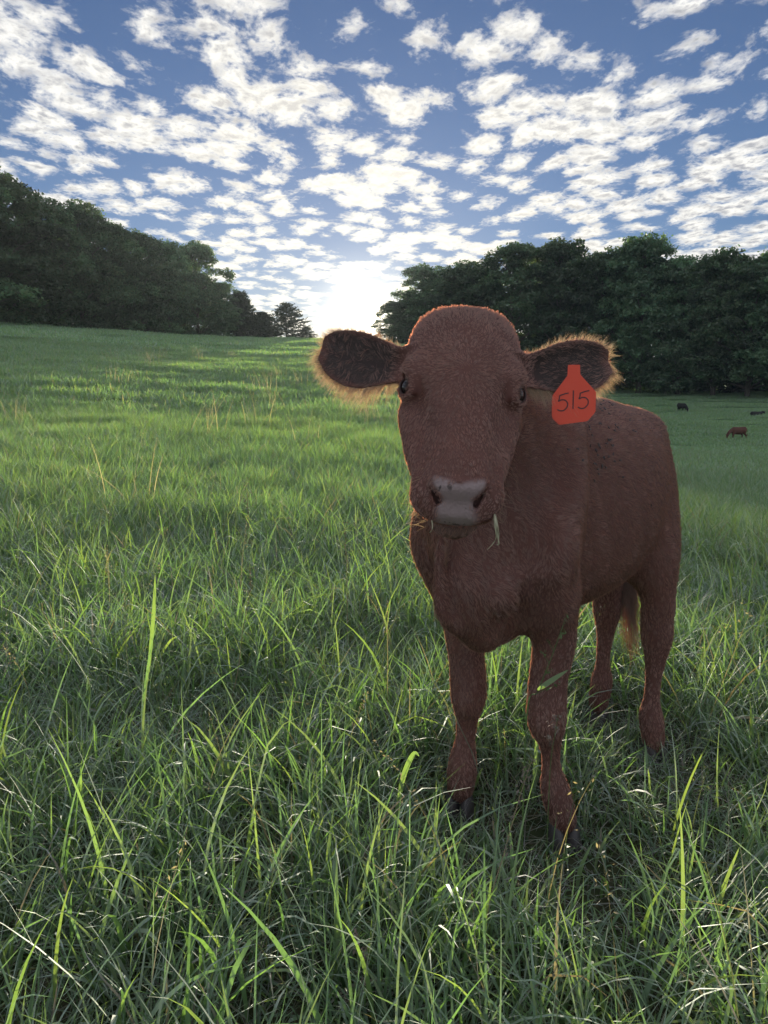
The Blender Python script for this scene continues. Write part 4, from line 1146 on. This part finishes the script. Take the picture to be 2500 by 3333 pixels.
    S = np.stack([b0 + dx * (ln * q_ / 6)[:, None] + np.stack([np.sin(q_ * 0.9 + lock * 1.7) * 0.007, np.cos(q_ * 0.8 + lock) * 0.007, np.zeros(m)], 1) * q_ / 6 for q_ in range(7)], 1)
    hair_object("tail_switch", S - CO, 0.0005, 0.00015, rng.random(m), hair_material("tail_hair", (0.15, 0.047, 0.024, 1), (1.3, 0.95, 0.7, 1)), root)
    # --- whiskers on lips and chin
    m = 170
    sd = np.where(rng.random(m) < 0.5, -1, 1); 
    b0 = np.stack([Hd(s0, t0, n0) for s0, t0, n0 in zip(rng.uniform(0.35, 0.41, m), sd * rng.uniform(0.045, 0.072, m), rng.uniform(-0.15, -0.04, m))])
    d = np.outer(sd, hT) * 0.9 + hD * 0.35 + rng.normal(size=(m, 3)) * 0.3; d /= np.linalg.norm(d, axis=1)[:, None]
    ln = rng.uniform(0.012, 0.034, m)
    Wk = np.stack([b0 + d * (ln * q_ / 3)[:, None] - np.array([0, 0, 1]) * (0.002 * q_ * q_ / 9) for q_ in range(4)], 1)
    hair_object("whiskers", Wk - CO, 0.00022, 0.00006, rng.random(m), gold, root)
    # --- eyes with lids and lashes
    iris = plain("eye", (0.012, 0.008, 0.009), 0.12, **{'Specular IOR Level': 0.5, 'Coat Weight': 0.3, 'Coat Roughness': 0.05})
    lid = plain("eyelid", (0.045, 0.022, 0.018), 0.55)
    lash_m = hair_material("lash_hair", (0.05, 0.025, 0.02, 1), (1.5, 1.2, 1, 1))
    th = np.linspace(0, 2 * math.pi, 28); ph = np.linspace(0, math.pi, 16)
    for sd, e in zip((-1, 1), EYES):
        tt, pp = np.meshgrid(th[:-1], ph, indexing='ij')
        sv = np.stack([np.sin(pp) * np.cos(tt), np.sin(pp) * np.sin(tt), np.cos(pp)], -1).reshape(-1, 3) * 0.0218
        nth, nph = 27, 16
        i = np.arange(nth)[:, None]; j = np.arange(nph - 1)[None]
        f4 = np.stack(np.broadcast_arrays(i * nph + j, i * nph + j + 1, ((i + 1) % nth) * nph + j + 1, ((i + 1) % nth) * nph + j), -1).reshape(-1, 4)
        em = np_mesh("eye", sv + e - CO, f4); em.materials.append(iris)
        eo = link(bpy.data.objects.new("eye", em), root)
        # dark rims of the lids
        ea, eb, ex = eye_axes(sd)
        for up_s in (1, -1):
            path = []
            for q_ in np.linspace(-1, 1, 15):
                w_ = 0.0136 * math.sqrt(max(0.0, 1 - q_ * q_)) - 0.001 * up_s
                z_ = math.sqrt(max(0.0, 0.0240 ** 2 - (q_ * 0.0210) ** 2 - w_ ** 2))
                path.append(np.append(e - CO + ea * q_ * 0.0210 + eb * up_s * w_ + ex * z_, 0.0021 - 0.0007 * abs(q_)))
            lv, lf = tube_mesh([np.array(path)], 8)
            lm = np_mesh("eyelid", lv, lf); lm.materials.append(lid)
            link(bpy.data.objects.new("eyelid", lm), eo)
        m = 90
        q_ = rng.uniform(-0.85, 0.85, m)
        b0 = e + np.outer(q_ * 0.0205, ea) + np.outer(0.0132 * np.sqrt(1 - q_ * q_) + 0.001, eb) + np.outer(0.0215 - 0.006 * q_ * q_, ex)
        d = ex * 0.9 + eb * 0.25 + np.outer(q_ * 0.3, ea) + rng.normal(size=(m, 3)) * 0.12 - np.array([0, 0, 0.25])
        ln = rng.uniform(0.010, 0.019, m)
        LL = np.stack([b0 + d * (ln * k2 / 3)[:, None] for k2 in range(4)], 1)
        hair_object("eyelashes", LL - CO, 0.00025, 0.00008, rng.random(m), lash_m, eo)
    # --- hooves: two claws each
    horn = bpy.data.materials.new("hoof_horn"); horn.use_nodes = True
    nt = NT(horn.node_tree); hb = nt.n['Principled BSDF']
    mp = nt.node('ShaderNodeMapping', ins={0: nt.node('ShaderNodeTexCoord').outputs['Object']}); mp.inputs['Scale'].default_value = (8, 8, 120)
    nt.put(hb.inputs['Base Color'], nt.mix(nt.noise(mp.outputs[0], 3.0, 4.0), (0.030, 0.027, 0.030, 1), (0.10, 0.09, 0.095, 1))); hb.inputs['Roughness'].default_value = 0.45
    for key, tx, dirn in (('F1', (0.024, -0.008), (0.10, -0.99)), ('F2', (-0.006, -0.010), (-0.25, -0.97)), ('H1', (0.008, -0.017), (0.35, -0.93)), ('H2', (-0.014, -0.017), (-0.4, -0.9))):
        X, Y = FEET[key]; dv = np.array([*dirn, 0.0]); dv /= np.linalg.norm(dv); sv = np.array([-dv[1], dv[0], 0])
        c0 = np.array([X + tx[0], Y + tx[1], 0.0])
        hf = bpy.data.objects.new("hoof", None)
        parts = []
        for side in (-1, 1):
            rings = []
            for zz, fl, rl, wd in ((-0.012, 0.054, -0.028, 0.0215), (0.008, 0.049, -0.028, 0.021), (0.026, 0.040, -0.026, 0.019), (0.043, 0.028, -0.024, 0.016), (0.054, 0.014, -0.016, 0.009)):
                for an in np.linspace(0, 2 * math.pi, 14, endpoint=False):
                    ca, sa = math.cos(an), math.sin(an)
                    fx = (fl + rl) / 2 + (fl - rl) / 2 * ca
                    wx = wd * sa * (1 - 0.30 * max(ca, 0) ** 2)
                    rings.append(c0 + dv * fx + sv * (wx + side * 0.0195) + Z(zz) + Z(float(ground_z(X, Y)) * 0.5))
            rv = np.array(rings); k2 = 14
            i = np.arange(4)[:, None] * k2; j = np.arange(k2)[None]
            fq = np.stack(np.broadcast_arrays(i + j, i + (j + 1) % k2, i + k2 + (j + 1) % k2, i + k2 + j), -1).reshape(-1, 4)
            parts.append((rv - CO, fq, np.zeros((len(rv), 3))))
        hv, hq, _ = join(parts)
        hm = np_mesh("hoof", hv, hq); hm.materials.append(horn)
        link(bpy.data.objects.new("hoof", hm), root)
    # --- ear tag
    b, tp, up, fw, L, W, cup, sag = EARS[1]
    outline = [(-0.0135, 0), (0.0135, 0), (0.0145, -0.022), (0.047, -0.058), (0.050, -0.062), (0.0495, -0.104), (0.047, -0.109), (0.033, -0.125), (0.029, -0.127), (-0.030, -0.1345), (-0.034, -0.1335), (-0.047, -0.120), (-0.049, -0.115), (-0.0495, -0.072), (-0.047, -0.067), (-0.0145, -0.024)]
    sc_ = 0.885
    TAG_O = np.array([0.379, 1.470, 1.142]); tx_ = np.array([1, -0.02, 0.01]); tx_ /= np.linalg.norm(tx_)
    ty_ = np.array([0.0, 0.10, 1.0]); ty_ -= tx_ * (ty_ @ tx_); ty_ /= np.linalg.norm(ty_); tn_ = np.cross(tx_, ty_)   # towards the viewer
    if tn_[1] > 0: tn_ = -tn_
    bm = bmesh.new()
    f0 = [bm.verts.new(Vector(TAG_O + (tx_ * x + ty_ * y) * sc_ - CO)) for x, y in outline]
    f1 = bm.faces.new(f0)
    r = bmesh.ops.extrude_face_region(bm, geom=[f1])
    bmesh.ops.translate(bm, verts=[v for v in r['geom'] if isinstance(v, bmesh.types.BMVert)], vec=Vector(tn_ * 0.0022))
    bmesh.ops.recalc_face_normals(bm, faces=bm.faces)
    bmesh.ops.bevel(bm, geom=[e for e in bm.edges], offset=0.0006, segments=2, affect='EDGES')
    tm = bpy.data.meshes.new("ear_tag"); bm.to_mesh(tm); bm.free()
    red = bpy.data.materials.new("tag_plastic"); red.use_nodes = True
    nt = NT(red.node_tree); rb = nt.n['Principled BSDF']
    nt.put(rb.inputs['Base Color'], nt.mix(nt.noise(nt.node('ShaderNodeTexCoord').outputs['Object'], 40.0, 4.0), (0.80, 0.075, 0.030, 1), (0.86, 0.095, 0.040, 1)))
    rb.inputs['Roughness'].default_value = 0.5; rb.inputs['Subsurface Weight'].default_value = 0.25; rb.inputs['Subsurface Radius'].default_value = (0.006, 0.001, 0.0005)
    tm.materials.append(red)
    tago = link(bpy.data.objects.new("ear_tag", tm), root); tago['label'] = 'orange-red plastic ear tag numbered 515'
    ink = plain("tag_ink", (0.03, 0.022, 0.03), 0.6)
    def stroke(poly):
        pts = tube_pts([((x, y, 0), 0.0013) for x, y in poly], 6)
        c = pts[:, :2]; tg = np.gradient(c, axis=0); tg /= np.linalg.norm(tg, axis=1)[:, None]; nr = np.stack([-tg[:, 1], tg[:, 0]], 1)
        wv = 0.00125
        ring = np.stack([c - nr * wv, c + nr * wv], 1).reshape(-1, 2)
        v3 = TAG_O + np.outer(ring[:, 0], tx_) * sc_ + np.outer(ring[:, 1], ty_) * sc_ + tn_ * 0.0026 - CO
        k2 = len(c); i = np.arange(k2 - 1) * 2
        return v3, np.stack([i, i + 1, i + 3, i + 2], 1)
    def five(ox, oy, k):
        top = [(0.012, 0.036), (0.004, 0.0345), (-0.008, 0.0305), (-0.0085, 0.030)]
        bow = [(-0.0085, 0.030), (-0.0095, 0.0225), (-0.011, 0.0175), (-0.004, 0.0205), (0.004, 0.0195), (0.0095, 0.013), (0.0085, 0.004), (0.001, -0.0035), (-0.007, -0.0045), (-0.014, -0.0015)]
        f_ = lambda P_: [(ox + x * k, oy + y * k) for x, y in P_]
        return [stroke(f_(top)), stroke(f_(bow))]
    for parts in (five(-0.0235, -0.0985, 0.98), [stroke([(-0.0012, -0.0575), (-0.0014, -0.075), (-0.0018, -0.099)])], five(0.0228, -0.0935, 0.98)):
        dv_, df_, _ = join([(v, f, np.zeros((len(v), 3))) for v, f in parts])
        dm = np_mesh("tag_digit", dv_, df_, smooth=False); dm.materials.append(ink)
        link(bpy.data.objects.new("tag_digit", dm), tago)
    return V, N, F, root
EAR_IN = []
CALF_V, CALF_N, CALF_F, CALF = build_calf()
# ------------------------------------------------------------------ cattle far off
def beast(name, px, py, dist, yaw, col, label, pose, size):
    """small far cow; body one mesh"""
    d = pix_dir(px, 1290); d = d / math.hypot(d[0], d[1])
    x, y = d[0] * dist, d[1] * dist
    z = float(ground_z(x, y))
    if pose == 'lying':
        trunk = [(-0.95, 0.12, 0.45, 0.25), (-0.85, 0.30, 0.62, 0.05), (-0.4, 0.40, 0.74, 0.0), (0.1, 0.38, 0.72, 0.0), (0.5, 0.30, 0.70, 0.05), (0.72, 0.12, 0.55, 0.2)]
        neck = [((0.5, 0, 0.48), 0.22), ((0.85, 0.05, 0.62), 0.16), ((1.02, 0.05, 0.66), 0.13), ((1.28, 0.06, 0.50), 0.08)]
        legs = [[((0.45, s * 0.25, 0.2), 0.13), ((0.75, s * 0.32, 0.10), 0.09), ((0.45, s * 0.40, 0.07), 0.06)] for s in (1, -1)] + [[((-0.6, s * 0.25, 0.3), 0.2), ((-0.25, s * 0.45, 0.15), 0.13), ((-0.6, s * 0.5, 0.07), 0.07)] for s in (1, -1)]
        tail = [((-0.92, 0, 0.4), 0.05), ((-1.0, 0.1, 0.12), 0.03), ((-0.9, 0.35, 0.04), 0.04)]
    else:
        trunk = [(-0.82, 0.08, 1.12, 0.98), (-0.76, 0.22, 1.27, 0.78), (-0.5, 0.30, 1.33, 0.66), (-0.1, 0.36, 1.31, 0.56), (0.3, 0.31, 1.32, 0.58), (0.6, 0.24, 1.28, 0.64), (0.76, 0.10, 1.12, 0.80)]
        neck = [((0.55, 0, 1.02), 0.24), ((0.92, 0, 0.82), 0.17), ((1.12, 0.02, 0.52), 0.125), ((1.22, 0.03, 0.20), 0.085), ((1.22, 0.03, 0.12), 0.08)]
        legs = [[((0.50, s * 0.17, 0.85), 0.13), ((0.52 + 0.08 * s, s * 0.19, 0.55), 0.09), ((0.53 + 0.10 * s, s * 0.19, 0.40), 0.07), ((0.53 + 0.11 * s, s * 0.19, 0.12), 0.05), ((0.55 + 0.11 * s, s * 0.19, 0.03), 0.06)] for s in (1, -1)]
        legs += [[((-0.55, s * 0.16, 0.95), 0.2), ((-0.50 - 0.06 * s, s * 0.19, 0.68), 0.13), ((-0.66 - 0.08 * s, s * 0.19, 0.46), 0.07), ((-0.62 - 0.10 * s, s * 0.19, 0.14), 0.05), ((-0.58 - 0.10 * s, s * 0.19, 0.03), 0.06)] for s in (1, -1)]
        tail = [((-0.78, 0, 1.22), 0.045), ((-0.90, 0.02, 1.10), 0.035), ((-0.94, 0.04, 0.75), 0.025), ((-0.93, 0.05, 0.45), 0.05)]
    def fn(p):
        d_ = sd_loft(p[:, 0], p[:, 1], p[:, 2], trunk, 2.1)
        for k, T in enumerate([neck, tail] + legs):
            d_ = add_tube(d_, p, T, 0.10 if k == 0 else 0.06, 3)
        e = neck[2][0]
        for s in (1, -1):
            d_ = smin(d_, sd_cone(p, (e[0], s * 0.10, e[2] + 0.03), (e[0] - 0.03, s * 0.26, e[2] + 0.02), 0.045, 0.03), 0.03)
        return d_
    V, F = surface_nets(fn, (-1.15, -0.62, -0.06), (1.42, 0.62, 1.5), 0.045, 4, 3.5)
    V = relax(V, F, 1)
    m = bpy.data.materials.new(name + "_hide"); m.use_nodes = True
    nt = NT(m.node_tree); b = nt.n['Principled BSDF']
    n = nt.noise(nt.node('ShaderNodeTexCoord').outputs['Object'], 4.0, 4.0)
    nt.put(b.inputs['Base Color'], nt.mix(n, tuple(0.75 * c for c in col) + (1,), tuple(1.25 * c for c in col) + (1,))); b.inputs['Roughness'].default_value = 0.8
    root = empty(name, (x, y, z)); root.rotation_euler[2] = yaw; root.scale = (size,) * 3
    me = np_mesh("body", V, F); me.materials.append(m)
    link(bpy.data.objects.new("body", me), root)
    for s in (1, -1):                                    # ears as leaves beside the poll
        e = neck[2][0]
        vv = np.array([[e[0], s * 0.12, e[2] + 0.06], [e[0] - 0.05, s * 0.22, e[2] + 0.10], [e[0] - 0.03, s * 0.33, e[2] + 0.04], [e[0] + 0.02, s * 0.22, e[2] - 0.03]])
        ev = np.concatenate([vv, vv + np.array([0.03, 0, 0.01])]); ef = np.array([[0, 1, 2, 3], [7, 6, 5, 4], [0, 4, 5, 1], [1, 5, 6, 2], [2, 6, 7, 3], [3, 7, 4, 0]])
        em = np_mesh("ear", ev, ef); em.materials.append(m); link(bpy.data.objects.new("ear", em), root)
    tag(root, label, 'cow', 'cattle grazing far off at the right')
beast("grazing_cow", 2412, 1423, 62, R(186), (0.11, 0.042, 0.026), 'brown cow grazing head down at the far right of the pasture', 'grazing', 0.76)
beast("grazing_cow", 2222, 1332, 84, R(-72), (0.012, 0.011, 0.012), 'black cow standing near the trees with its head lowered', 'grazing', 0.74)
beast("resting_cow", 2468, 1345, 80, R(12), (0.012, 0.011, 0.012), 'black cow lying in the grass at the right edge of the picture', 'lying', 0.72)
# ------------------------------------------------------------------ flies, straw in the mouth, single stalks
def project(v):
    d = v - np.array([0, 0, CAM_H]); c, s = math.cos(PITCH), math.sin(PITCH)
    dep = d[:, 1] * c - d[:, 2] * s
    return 1250 + 2350 * d[:, 0] / dep, 1666.5 - 2350 * (d[:, 1] * s + d[:, 2] * c) / dep, dep

def fly_mesh():
    parts = []
    def ball(c, r, n=8, m=6):
        th, ph = np.meshgrid(np.linspace(0, 2 * math.pi, n, endpoint=False), np.linspace(0.05, math.pi - 0.05, m), indexing='ij')
        v = np.stack([np.cos(ph) * r[0], np.sin(ph) * np.cos(th) * r[1], np.sin(ph) * np.sin(th) * r[2]], -1).reshape(-1, 3) + c
        i = np.arange(n)[:, None]; j = np.arange(m - 1)[None]
        f = np.stack(np.broadcast_arrays(i * m + j, i * m + j + 1, ((i + 1) % n) * m + j + 1, ((i + 1) % n) * m + j), -1).reshape(-1, 4)
        parts.append((v, f, np.zeros((len(v), 3))))
    ball(np.array([0.0022, 0, 0.0016]), (0.0011, 0.0012, 0.0010)); ball(np.array([0.0, 0, 0.0017]), (0.0019, 0.0014, 0.0013)); ball(np.array([-0.0026, 0, 0.0015]), (0.0024, 0.0015, 0.0012))
    for s in (1, -1):
        w = np.array([[0.0005, s * 0.0006, 0.0030], [-0.0015, s * 0.0026, 0.0031], [-0.0060, s * 0.0028, 0.0024], [-0.0052, s * 0.0008, 0.0028]])
        parts.append((w, np.array([[0, 1, 2, 3]]), np.zeros((4, 3))))
    v, f, _ = join(parts)
    me = np_mesh("fly", v * 0.95, f)
    me.materials.append(plain("fly_shell", (0.012, 0.011, 0.013), 0.28))
    return me

def build_flies():
    rng = np.random.default_rng(3)
    px, py, dep = project(CALF_V)
    spots = [(1948, 1305), (1960, 1312), (1975, 1302), (1955, 1325), (1950, 1338), (1978, 1318), (1985, 1326), (1990, 1322), (1962, 1338), (1963, 1336), (1957, 1346), (1976, 1355), (1947, 1383), (1952, 1386), (1995, 1387), (2001, 1392), (1910, 1395), (1912, 1399), (1975, 1399), (1991, 1405), (2056, 1404), (2059, 1408), (1916, 1420), (1972, 1433), (1976, 1434), (1982, 1436), (1986, 1450), (1991, 1452), (1963, 1447), (1940, 1448), (1942, 1455), (1947, 1460), (1930, 1467), (1934, 1470), (1910, 1452), (1940, 1483), (1987, 1480), (1972, 1490), (1960, 1496), (1958, 1491), (1995, 1502), (2010, 1500), (1922, 1511), (1931, 1513), (1952, 1520), (1966, 1518), (1952, 1523), (1935, 1530), (1937, 1541), (1873, 1465), (1844, 1461), (2045, 1372), (2050, 1305), (1925, 1560), (2020, 1555), (2110, 1640), (1890, 1500)]
    me = fly_mesh()
    for k, (a, b) in enumerate(spots):
        a += rng.uniform(-2, 2); b += rng.uniform(-2, 2)
        dd = (px - a) ** 2 + (py - b) ** 2
        cand = np.where(dd < 9 ** 2)[0]
        if not len(cand): continue
        i = cand[np.argmin(dep[cand] * 400 + dd[cand])]
        n = Vector(CALF_N[i]); p = Vector(CALF_V[i]) + n * 0.0060
        o = link(bpy.data.objects.new("fly", me))
        up = n.to_track_quat('Z', 'X') @ Matrix.Rotation(rng.uniform(0, 6.28), 4, 'Z').to_quaternion()
        o.rotation_mode = 'QUATERNION'; o.rotation_quaternion = up; o.location = p
        tag(o, 'tiny black fly sitting on the left side of the calf behind the ear tag', 'fly', 'flies on the calf')
build_flies()

def strand(rng, pts, w0, w1):
    T = tube_pts([(p, w0) for p in pts], 6); n = len(T); T[:, 3] = np.linspace(w0, w1, n)
    return T

def build_straw():
    rng = np.random.default_rng(8)
    straw = bpy.data.materials.new("straw"); straw.use_nodes = True
    nt = NT(straw.node_tree); b = nt.n['Principled BSDF']
    nt.put(b.inputs['Base Color'], nt.mix(nt.noise(nt.node('ShaderNodeTexCoord').outputs['Object'], 90.0, 3.0), (0.30, 0.30, 0.17, 1), (0.52, 0.50, 0.36, 1))); b.inputs['Roughness'].default_value = 0.6
    m0 = Hd(0.372, 0.066, -0.100)
    def at(px, py):
        d = pix_dir(px, py); return np.array([0, 0, CAM_H]) + d * (1.205 / d[1])
    P = []
    P.append(strand(rng, [m0, at(1612, 1690), at(1618, 1735), at(1624, 1770), at(1616, 1772)], 0.0022, 0.0008))
    P.append(strand(rng, [m0, at(1610, 1705), at(1615, 1750), at(1600, 1775), at(1585, 1790)], 0.0014, 0.0005))
    P.append(strand(rng, [m0, at(1618, 1700), at(1624, 1742), at(1620, 1766)], 0.0013, 0.0004))
    v, f = tube_mesh(P, 5)
    o0 = m0
    me = np_mesh("straw_wisp", v - o0, f); me.materials.append(straw)
    o = link(bpy.data.objects.new("straw_wisp", me)); o.location = o0
    tag(o, 'pale wisp of dry grass hanging from the right corner of the calf mouth', 'straw')
    m1 = Hd(0.375, -0.048, -0.118)
    v, f = tube_mesh([strand(rng, [m1, at(1408, 1712), at(1398, 1734)], 0.0015, 0.0005)], 5)
    me = np_mesh("grass_scrap", v - m1, f); me.materials.append(straw)
    o = link(bpy.data.objects.new("grass_scrap", me)); o.location = m1
    tag(o, 'short pale grass scrap poking from the left corner of the calf mouth', 'straw')
build_straw()

def build_stalks():
    rng = np.random.default_rng(44)
    green = plain("stalk_green", (0.085, 0.150, 0.045), 0.55); tan = plain("stalk_tan", (0.30, 0.24, 0.145), 0.7); seedm = plain("seed_purple", (0.20, 0.165, 0.135), 0.7); leafm = MAT_GRASS
    def P_(px, py, Y):
        d = pix_dir(px, py); return np.array([0, 0, CAM_H]) + d * (Y / d[1])
    def stalk(name, pts, Y, mat, seeds, label, thick=0.0013, leaf=None, smat=None):
        """pts: along the stem in the photograph, root first"""
        b = P_(*pts[0], Y); root = np.array([b[0], b[1], float(ground_z(b[0], b[1]))])
        W = [P_(px, py, Y - 0.0) for px, py in pts]
        path = [root] + [w for w in W if w[2] > root[2] + 0.03]
        T = strand(rng, path, thick, thick * 0.45)
        e = empty(name, tuple(root))
        v, f = tube_mesh([T], 5); me = np_mesh("stem", v - root, f); me.materials.append(mat); link(bpy.data.objects.new("stem", me), e)
        if seeds:
            n, frac, spread, size, branch = seeds
            k0 = int(len(T) * (1 - frac)); Vs = []
            br = []
            C = []
            for i in range(branch):
                q = T[min(len(T) - 1, k0 + int((len(T) - k0) * i / branch))][:3]
                dr = rng.normal(size=3) * np.array([1, 0.6, 0.4]); dr[2] = abs(dr[2]) + 0.6; dr /= np.linalg.norm(dr)
                L = spread * (1.0 - 0.6 * i / branch) * rng.uniform(0.7, 1.2)
                br.append(np.array([np.append(q, thick * 0.35), np.append(q + dr * L * 0.5, thick * 0.3), np.append(q + dr * L + np.array([0, 0, -0.1 * L]), thick * 0.2)]))
                t = rng.uniform(0.35, 1.05, n // branch)
                C.append(q + dr * L * t[:, None] + rng.normal(size=(len(t), 3)) * 0.0025)
            if not branch:
                idx = rng.integers(k0, len(T), n); C.append(T[idx, :3] + rng.normal(size=(n, 3)) * spread)
            C = np.concatenate(C)
            q, g = leaf_quads(C, rng, size, 0.3, None, 2.6)
            parts = [(q - root, g, np.zeros((len(q), 3)))]
            if br:
                bv, bf = tube_mesh(br, 4); parts.append((bv - root, bf, np.zeros((len(bv), 3))))
            sv, sf, _ = join(parts)
            me = np_mesh("seed_head", sv, sf, smooth=False); me.materials.append(smat or seedm); link(bpy.data.objects.new("seed_head", me), e)['kind'] = 'stuff'
        if leaf:
            lp = [P_(px, py, Y - 0.01) for px, py in leaf[0]]
            c = tube_pts([(p, leaf[1]) for p in lp], 6); n = len(c)
            tg = np.gradient(c[:, :3], axis=0); tg /= np.linalg.norm(tg, axis=1)[:, None]
            sd = np.cross(tg, np.array([0.15, -1.0, 0.35])); sd /= np.linalg.norm(sd, axis=1)[:, None]
            w = leaf[1] * np.clip(np.sin(np.linspace(0.12, 1, n) * math.pi), 0.04, 1)[:, None]
            lv = np.stack([c[:, :3] - sd * w, c[:, :3] + sd * w], 1).reshape(-1, 3) - root; i = np.arange(n - 1) * 2
            me = np_mesh("leaf_blade", lv, np.stack([i, i + 1, i + 3, i + 2], 1)); set_col(me, np.tile(GREENS[2], (len(lv), 1))); me.materials.append(leafm)
            link(bpy.data.objects.new("leaf_blade", me), e)
        tag(e, label, 'grass stalk', 'single grass stalks')
    stalk("grass_stalk", [(1715, 2330), (1750, 2250), (1795, 2140), (1835, 2030)], 1.46, green, (46, 0.55, 0.05, 0.0042, 7), 'green flowering grass stalk with a leaf crossing the near foreleg', 0.0019, ([(1750, 2245), (1795, 2215), (1850, 2180)], 0.0055), green)
    stalk("grass_stalk", [(1790, 2520), (1805, 2400), (1818, 2325)], 1.42, green, (80, 0.5, 0.028, 0.0028, 9), 'slim grass stalk with a feathery purple head below the near knee', 0.0010)
    stalk("grass_stalk", [(560, 2330), (520, 2050), (500, 1870)], 2.3, green, None, 'single tall bright upright grass blade left of centre', 0.0012, ([(480, 2220), (500, 2000), (505, 1870)], 0.0062))
    stalk("grass_stalk", [(740, 2330), (775, 2180), (790, 2050), (815, 1920), (812, 1850)], 2.35, tan, (40, 0.25, 0.006, 0.0035, 0), 'tall dry tan stem in the middle of the sward', 0.0015, None, tan)
    stalk("grass_stalk", [(1130, 1960), (1128, 1830), (1120, 1700)], 2.9, tan, (50, 0.35, 0.008, 0.004, 0), 'pale dry grass stem standing beside the calf neck', 0.0016, None, tan)
    stalk("grass_stalk", [(810, 1720), (806, 1640), (802, 1560)], 4.6, tan, (90, 0.75, 0.012, 0.006, 0), 'pale bushy seed stem in the lit grass left of the calf', 0.0026, None, tan)
    stalk("grass_stalk", [(60, 2500), (40, 2200), (30, 1960)], 2.0, green, (70, 0.45, 0.010, 0.0036, 0), 'dark upright seed stalk at the left edge of the picture', 0.0014)
    stalk("grass_stalk", [(1590, 2960), (1640, 2780), (1690, 2600), (1730, 2480)], 1.22, tan, (70, 0.5, 0.006, 0.0036, 0), 'leaning dry seed stalk in front of the forelegs', 0.0013)
    stalk("grass_stalk", [(1760, 3080), (1800, 2900), (1850, 2760)], 1.15, green, (70, 0.55, 0.005, 0.0036, 0), 'leaning green seed stalk below the near front hoof', 0.0012, None, green)
    stalk("grass_stalk", [(1150, 3320), (1170, 3180), (1160, 3050)], 1.08, green, (170, 0.6, 0.045, 0.0032, 10), 'fluffy purple panicle at the bottom centre of the picture', 0.0012)
    stalk("grass_stalk", [(1325, 2700), (1305, 2560), (1345, 2455), (1360, 2450)], 1.62, green, None, 'broad blue-green blade arching over left of the forelegs', 0.0010, ([(1285, 2700), (1310, 2540), (1345, 2455), (1365, 2462)], 0.0065))
build_stalks()
# ------------------------------------------------------------------ evening air
def build_haze():
    bm = bmesh.new(); bmesh.ops.create_cube(bm, size=1.0)
    me = bpy.data.meshes.new("haze"); bm.to_mesh(me); bm.free()
    o = link(bpy.data.objects.new("haze", me))
    o.scale = (1300, 1300, 46); o.location = (0, 0, 46 / 2 - 5.0)
    m = bpy.data.materials.new("evening_air"); m.use_nodes = True
    nt = NT(m.node_tree); nt.n.clear()
    v = nt.node('ShaderNodeVolumePrincipled'); v.inputs['Density'].default_value = HAZE; v.inputs['Color'].default_value = (0.72, 0.86, 1.0, 1); v.inputs["Anisotropy"].default_value = 0.25
    out = nt.node('ShaderNodeOutputMaterial'); nt.l.new(v.outputs[0], out.inputs['Volume'])
    me.materials.append(m)
    tag(o, 'thin pale evening air over the whole pasture', 'haze', kind='stuff')
HAZE = 0.00036
build_haze()
scene.cycles.volume_bounces = 0
